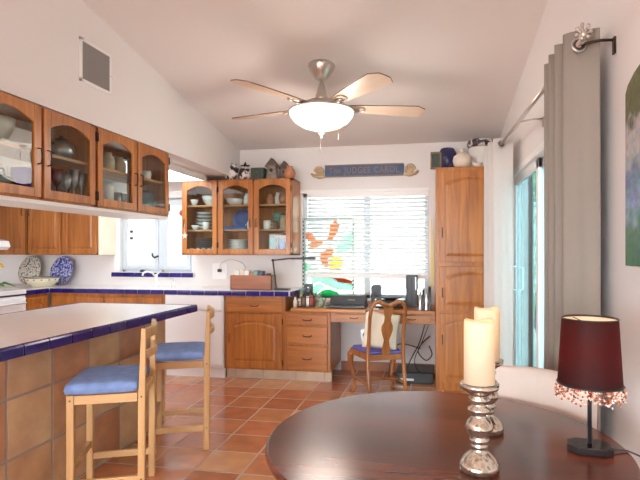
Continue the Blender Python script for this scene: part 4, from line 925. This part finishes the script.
# dog-like figurine
fg=at_desk('animal_figurine','small grey green animal figurine sitting left of the printer','figurine',-1.135,5.12); m=MB()
m.lathe([(.03,0),(.036,.03),(.03,.07),(.02,.095)],n=16); m.ball((-.012,-.01,.115),.024,12); m.tube([(-.03,-.01,.11),(-.05,-.012,.105)],[.012,.008],8); m.tube([(-.012,0,.13),(-.018,0,.155)],[.008,.002],6); m.tube([(.002,0,.13),(.004,0,.155)],[.008,.002],6); m.tube([(.03,0,.02),(.055,0,.05),(.05,0,.09)],[.01,.008,.005],8); m.build('body',mottled('grey_green_glaze',[(.4,(.4,.42,.36)),(.6,(.12,.25,.16))],30,.3),fg)
tag(MB().lathe([(.02,0),(.022,.07),(.012,.085),(.012,.105)],n=16).build('bottle',M['ceramic'],loc=(-1.385,5.03,ZD)),'small white bottle against the raised counter end','bottle')
tag(MB().lathe([(.016,0),(.018,.04),(.018,.06)],n=14).build('jar',M['terracotta'],loc=(-1.372,5.085,ZD)),'tiny orange jar behind the small white bottle','jar')
pr=at_desk('printer','flat black portable printer with silver label on the desk','printer',-.855,5.13); MB().box(-.20,.20,-.13,.12,0,.035).build('base',M['black'],pr,bevel=.008)
MB().prism([(-.02,.035),(.12,.035),(.12,.115),(.04,.115)],-.185,.185,'x').build('lid',M['dark'],pr,bevel=.008); 
lb=MB(); lb.add([(-.0,.004,.055),(.075,.004,.055),(.075,.019,.078),(0,.019,.078)],[(0,1,2,3)]); lb.v=[(x,y-.006,z) for x,y,z in lb.v]; lb.build('label_plate',M['silver'],pr,solid=.002)
m=MB()
for i in range(8): m.box(-.16+i*.04,-.13+i*.04,-.125,-.03,.035,.039)
m.build('paper_ribs',M['dark'],pr,bevel=.001)
tag(MB().box(-.05,.05,-.035,.035,0,.004).build('paper_sheet',M['white'],loc=(-.575,5.03,ZD),rot=R(10)),'white slip of paper on the desk behind the chair','paper')
sp2_=at_desk('speaker','short black speaker with rounded top behind the telephone','speaker',-.59,5.42); MB().prism([(-.05,0),(.05,0),(.055,.19),(.04,.215),(-.035,.215),(-.052,.19)],-.05,.05,'y').build('cabinet',M['dark'],sp2_,bevel=.008)
MB().lathe([(.028,0),(.024,.004),(.006,.001)],(0,-.05,.12),20,rot=Matrix.Rotation(R(90),3,'X')).build('speaker_cone',M['black'],sp2_); MB().lathe([(.012,0),(.01,.003)],(0,-.05,.06),12,rot=Matrix.Rotation(R(90),3,'X')).build('badge',M['silver'],sp2_)
ph=at_desk('telephone','black telephone base with wide round tray behind the desk chair','telephone',-.42,5.22); MB().box(-.15,.15,-.10,.10,0,.085).build('base',M['blackg'],ph,bevel=.015); MB().lathe([(.05,.085),(.12,.10),(.135,.112),(.12,.108),(.04,.095)],n=28).build('tray',M['black'],ph)
MB().box(-.14,-.08,-.11,-.10,.02,.06).build('display',M['silver'],ph)
tw=at_desk('speaker','tall black tower speaker on the desk before the window','speaker',-.205,5.30); MB().box(-.06,.06,-.06,.06,0,.33).build('cabinet',M['dark'],tw,bevel=.008); MB().box(-.012,.012,-.062,-.06,.03,.30).build('grille_strip',M['black'],tw)
MB().box(.035,.045,-.063,-.06,.18,.31).build('trim_strip',M['silver'],tw)
for i,(x,wd,h,mt,lab) in enumerate(((-.115,.022,.17,'silver','grey binder standing nearest the tower speaker'),(-.085,.022,.20,'black','first black binder right of the grey binder'),(-.055,.024,.20,'silver','second grey binder between the black binders'),(-.022,.026,.225,'black','tall black binder against the pantry side'))):
    t=at_desk('binder',lab,'binder',x,5.10); m=MB(); m.prism([(-.11,0),(.11,0),(.11,h),(-.06,h),(-.10,h-.03),(-.11,h-.07)],-wd/2,wd/2,'x'); m.build('cover',M[mt],t,bevel=.003); MB().prism([(-.09,.006),(.105,.006),(.112,h-.012),(-.05,h-.012)],-wd*.3,wd*.3,'x').build('pages',M['white'],t)
# under the desk
ub=thing('computer_case','black computer case on the floor under the desk right side','computer',(-.16,5.25,0)); MB().box(-.20,.17,-.14,.22,0,.11).build('case',M['black'],ub,bevel=.008); MB().box(-.18,-.02,-.143,-.14,.03,.05).build('drive_slot',M['silver'],ub)
def cable(label,pts,r=.006): tag(MB().tube(pts,r,7).build('cable',M['black']),label,'cable')
def sm(pts,n=6):
    K=[Vector(p) for p in pts]; out=[]
    for i in range(len(K)-1):
        p0=K[max(i-1,0)];p1=K[i];p2=K[i+1];p3=K[min(i+2,len(K)-1)]
        for s in range(n): u=s/n; out.append(tuple(.5*((2*p1)+(-p0+p2)*u+(2*p0-5*p1+4*p2-p3)*u*u+(-p0+3*p1-3*p2+p3)*u**3)))
    out.append(tuple(K[-1])); return out
cable('black cable hanging from the desk in a long slant to the case',sm([(-.05,5.3,.70),(-.08,5.28,.55),(-.13,5.25,.38),(-.20,5.2,.25),(-.26,5.1,.12),(-.29,5.0,.02)]))
cable('black cable looping beside the pantry',sm([(-.02,5.3,.45),(-.10,5.27,.38),(-.14,5.22,.30),(-.06,5.2,.22),(-.0,5.2,.28),(-.03,5.24,.36)]))
cable('black cable curling left along the back of the knee space',sm([(-.12,5.4,.30),(-.28,5.45,.33),(-.38,5.5,.30),(-.44,5.45,.15),(-.44,5.2,.02)]))
cable('thin black cable crossing toward the pantry foot',sm([(-.03,5.1,.60),(-.10,5.08,.42),(-.17,5.05,.25),(-.12,5.04,.13),(-.01,5.05,.125)]),.004)
ou=thing('wall_outlet','wall outlet with black plug under the desk','outlet',(-.735,YB,.40)); MB().box(-.045,.045,-.007,0,-.06,.06).build('plate',M['silver'],ou,bevel=.002); m=MB(); m.box(-.02,.02,-.035,-.007,-.015,.02); m.tube(sm([(0,-.035,0),(.04,-.06,.03),(.09,-.05,.02),(.10,-.04,-.06)]),.008,7); m.build('plug',M['black'],ou,bevel=.003)
# counter things (back run)
bxx=thing('wooden_box','reddish wooden box holding small packets on the counter','box',(-2.13,5.12,ZT)); m=MB(); w_,d_,h_=.46,.17,.155
m.box(0,w_,0,.012,0,h_); m.box(0,w_,d_-.012,d_,0,h_); m.box(0,.012,0,d_,0,h_); m.box(w_-.012,w_,0,d_,0,h_); m.box(0,w_,0,d_,0,.01); m.build('box',M['boxwood'],bxx,bevel=.003); MB().box(0,w_,-.002,0,.070,.073).build('seam',M['brown'],bxx)
for i,(x,wd,h,mt,lab) in enumerate(((.06,.05,.205,'ceramic','white packet at the left inside the wooden box'),(.115,.05,.215,'creamcer','cream packet second inside the wooden box'),(.17,.05,.205,'ceramic','white packet third inside the wooden box'),(.225,.035,.19,'terracotta','orange packet in the wooden box'),(.27,.05,.205,'greencer','green packet in the wooden box'),(.325,.05,.20,'deepblue','dark blue packet in the wooden box'),(.40,.03,.175,'dark','black packet at the right inside the wooden box'))):
    tag(MB().box(-wd/2,wd/2,-.05,.05,0,h-.011).build('packet',M[mt],loc=(-2.13+x,5.205,ZT+.011),bevel=.003),lab,'packet')
# desk arm lamp
al=thing('arm_lamp','black folding arm lamp standing at the counter end','lamp',(-1.585,5.17,ZT)); MB().box(-.055,.10,-.05,.05,0,.018).build('base',M['black'],al,bevel=.004)
MB().tube([(-.045,0,.015),(-.06,0,.12),(-.085,0,.315)],.009,8).build('post',M['dark'],al); MB().ball((-.085,0,.315),.016,10).build('joint',M['black'],al)
MB().tube([(-.085,0,.315),(.10,0,.335),(.38,0,.345)],.008,8).build('arm',M['dark'],al); MB().box(.12,.38,-.02,.02,.325,.34).build('lamp_head',M['black'],al,bevel=.004)
ol=thing('wall_outlet','white wall plate with black plug beneath the glass cabinet','outlet',(-2.44,YB,1.10)); MB().box(-.10,.08,-.012,0,-.10,.09).build('plate',M['white'],ol,bevel=.004); m=MB(); m.box(-.025,.02,-.04,-.012,-.015,.02); m.build('plug',M['black'],ol,bevel=.004)
MB().tube(sm([(0,-.03,.01),(.03,-.05,.09),(.15,-.06,.13),(.30,-.08,.09),(.36,-.12,.02)]),.004,6).build('cord',M['silver'],ol)
# left corner things
def upplate(label,x,z,r,mat,tiltd=76,y=5.50):
    t=MB(); t.lathe([(r*.55,0),(r*.6,.004),(r,.018),(r*.98,.022),(r*.6,.010),(.001,.008)],n=40,rot=Matrix.Rotation(R(-9),3,'Z')@Matrix.Rotation(R(tiltd),3,'X')); return tag(t.build('plate',M[mat],loc=(x,y,z)),label,'plate')
M['floralp']=mottled('leaf_patterned_glaze',[(.40,(.10,.14,.13)),(.48,(.68,.66,.58)),(.60,(.72,.70,.62)),(.66,(.3,.12,.1))],38,.3,2)
M['bluep']=mottled('blue_patterned_glaze',[(.40,(.05,.08,.42)),(.50,(.16,.20,.62)),(.56,(.72,.76,.85)),(.7,(.10,.14,.5))],36,.25,2)
upplate('cream leaf-patterned plate leaning on the wall behind the bowl',-4.90,ZT+.178,.182,'floralp',76,5.48); upplate('blue and white plate leaning on the wall right of the bowl',-4.455,ZT+.174,.178,'bluep',76,5.48)
bo=thing('bowl','wide cream bowl with dark painted rim before the two plates','bowl',(-4.47,5.17,ZT)); m=MB(); m.lathe([(.10,0),(.105,.006),(.155,.05),(.185,.105),(.178,.105),(.145,.05),(.05,.012)],n=36); m.build('bowl',M['creamcer'] if 0 else plain('cream_glaze',(.72,.68,.52),.3),bo); m=MB(); m.lathe([(.187,.104),(.189,.109),(.181,.110),(.178,.104)],n=36,cap=False); m.build('rim',M['dark'],bo)
m=MB()
for k in range(14):
    a=2*PI*k/14; m.ball((.173*math.cos(a),.173*math.sin(a),.084),.012,6,.6)
m.build('painted_marks',M['brown'],bo)
fl=thing('flower','yellow flower with long green leaves at the left edge by the stove','flower',(-4.88,4.98,ZT)); m=MB()
for k in range(12):
    a=2*PI*k/12
    for e_,rr,zz in ((0,.06,.24),(.26,.05,.265)): m.tube([(0,0,.235),(.5*rr*math.cos(a+e_),.5*rr*math.sin(a+e_),zz),(rr*math.cos(a+e_),rr*math.sin(a+e_),zz-.005)],[.006,.016,.004],6)
m.build('petals',M['yellow'],fl); m=MB(); m.tube([(0,0,.0),(0,0,.24)],.005,6)
for p in ([(0,0,.01),(.08,0,.055),(.16,.01,.03),(.21,.02,.008)],[(0,0,.01),(.06,-.03,.04),(.12,-.05,.02)],[(0,0,.01),(-.07,.02,.06),(-.14,.03,.03)]): m.tube(p,[.006,.014,.010,.003][:len(p)],6)
m.build('leaves',M['leaf'],fl); MB().lathe([(.03,0),(.035,.02),(.02,.05),(.022,.06)],n=16).build('vase',M['ceramic'],fl)

# ---------------------------------------------------------------- outside
struct(MB().box(-14,12,-16,20,-.35,-.15).build('ground',M['ground']))
def leafy(name,label,x,y,r,h,seed,group):
    rs=random.Random(seed); t=thing(name,label,'tree',(x,y,-.15),0,group); m=MB()
    for i in range(1500):
        a=rs.uniform(0,2*PI); zz=rs.uniform(-1,1); rr=(1-zz*zz)**.5*rs.uniform(.55,1); c=Vector((r*rr*math.cos(a),r*rr*math.sin(a),h*.55+zz*h*.45)); s=rs.uniform(.05,.12)
        q=Matrix.Rotation(rs.uniform(0,PI),3,'X')@Matrix.Rotation(rs.uniform(0,PI),3,'Z')
        m.add([c+q@Vector(p)*s for p in ((-.5,0,0),(0,-.28,.06),(.6,0,0),(0,.28,.06))],[(0,1,2,3)])
    m.build('foliage',M['foliage'],t); MB().tube([(0,0,0),(.05,0,h*.4),(0,.05,h*.7)],[.08,.06,.03],8).build('trunk',M['bark'],t)
leafy('tree','leafy tree seen through the right part of the window blind',0.6,10.0,1.0,2.6,1,None)
leafy('tree','leafy tree outside straight behind the window mullion',-1.9,10.9,1.1,2.2,2,None)
leafy('tree','leafy tree outside the sliding glass door',2.0,10.2,.5,3.0,3,None)
w=struct(MB().box(2.6,2.75,.0,20,-.15,2.6).build('wall_patio',M['stucco']))
for (x,y,wd_,mt,lb) in ((1.005,6.5,.022,'dark','slim dark post added as a reflection band at the left of the sliding glass'),(1.185,6.5,.03,'dark','dark post added as a reflection band in the middle of the sliding glass'),(1.10,7.0,.03,'vinyl','pale post added as a reflection band between the two dark posts outside')):
    tag(MB().box(-wd_,wd_,-wd_,wd_,0,2.7).build('reflection_post',M[mt],loc=(x,y,-.15),bevel=.006),lb,'post')  # posts added outside to imitate the banded curtain reflections in the door glass

# ---------------------------------------------------------------- world, light, camera
wd=bpy.data.worlds.new('World'); SC.world=wd; wd.use_nodes=True; nt=wd.node_tree; bgn=nt.nodes['Background']
tc=nt.nodes.new('ShaderNodeTexCoord'); dt=nt.nodes.new('ShaderNodeVectorMath'); dt.operation='DOT_PRODUCT'; dt.inputs[1].default_value=(-.15,-.84,.52); nt.links.new(tc.outputs['Generated'],dt.inputs[0])
# sky shaped to fill the room: boosted around the sun behind the viewer, dimmer ahead
r=nt.nodes.new('ShaderNodeValToRGB'); e=r.color_ramp.elements; e[0].position=.35; e[0].color=(.88,.95,1,1); e[1].position=1; e[1].color=(.97,.98,1,1); nt.links.new(dt.outputs['Value'],r.inputs['Fac']); nt.links.new(r.outputs[0],bgn.inputs[0])
mr=nt.nodes.new('ShaderNodeMapRange'); mr.inputs['From Min'].default_value=0; mr.inputs['From Max'].default_value=.9; mr.inputs['To Min'].default_value=.85; mr.inputs['To Max'].default_value=12; nt.links.new(dt.outputs['Value'],mr.inputs['Value']); nt.links.new(mr.outputs[0],bgn.inputs[1])
sn=bpy.data.lights.new('sun','SUN'); sn.energy=5; sn.angle=R(3); sn.color=(1,.98,.95); so=bpy.data.objects.new('sun',sn); COL.objects.link(so); so.rotation_euler=(R(38),0,R(-14))
# portals guide daylight sampling through the window openings
def portal(nm,loc,rot,sx_,sy_):
    l=bpy.data.lights.new(nm,'AREA'); l.shape='RECTANGLE'; l.size=sx_; l.size_y=sy_; l.cycles.is_portal=True
    o=bpy.data.objects.new(nm,l); COL.objects.link(o); o.location=loc; o.rotation_euler=rot; return o
portal('portal_fill_window',(-2.2,YF-.16,1.25),(R(90),0,0),4.9,1.8)
portal('portal_main_window',(-.745,YB+.16,1.39),(R(-90),0,0),1.44,1.2)
portal('portal_kitchen_window',(-3.27,YB+.16,1.52),(R(-90),0,0),.94,.9)
portal('portal_sliding_door',(XR+.16,3.74,1.03),(0,R(90),0),2.0,2.06)
cd=bpy.data.cameras.new('Camera'); cam=bpy.data.objects.new('Camera',cd); COL.objects.link(cam); SC.camera=cam
cd.sensor_width=36; cd.lens=36*505/640; cd.shift_x=-20/640; cd.shift_y=11/640; cam.location=(0,0,1.33); cam.rotation_euler=(R(90),0,math.atan(92/505)); cd.clip_start=.05
vs=SC.view_settings; vs.view_transform='Standard'; vs.look='None'; vs.gamma=1; vs.exposure=.84; vs.use_curve_mapping=False

SC.cycles.transparent_max_bounces=64; SC.cycles.max_bounces=14; SC.cycles.diffuse_bounces=8; SC.cycles.transmission_bounces=12
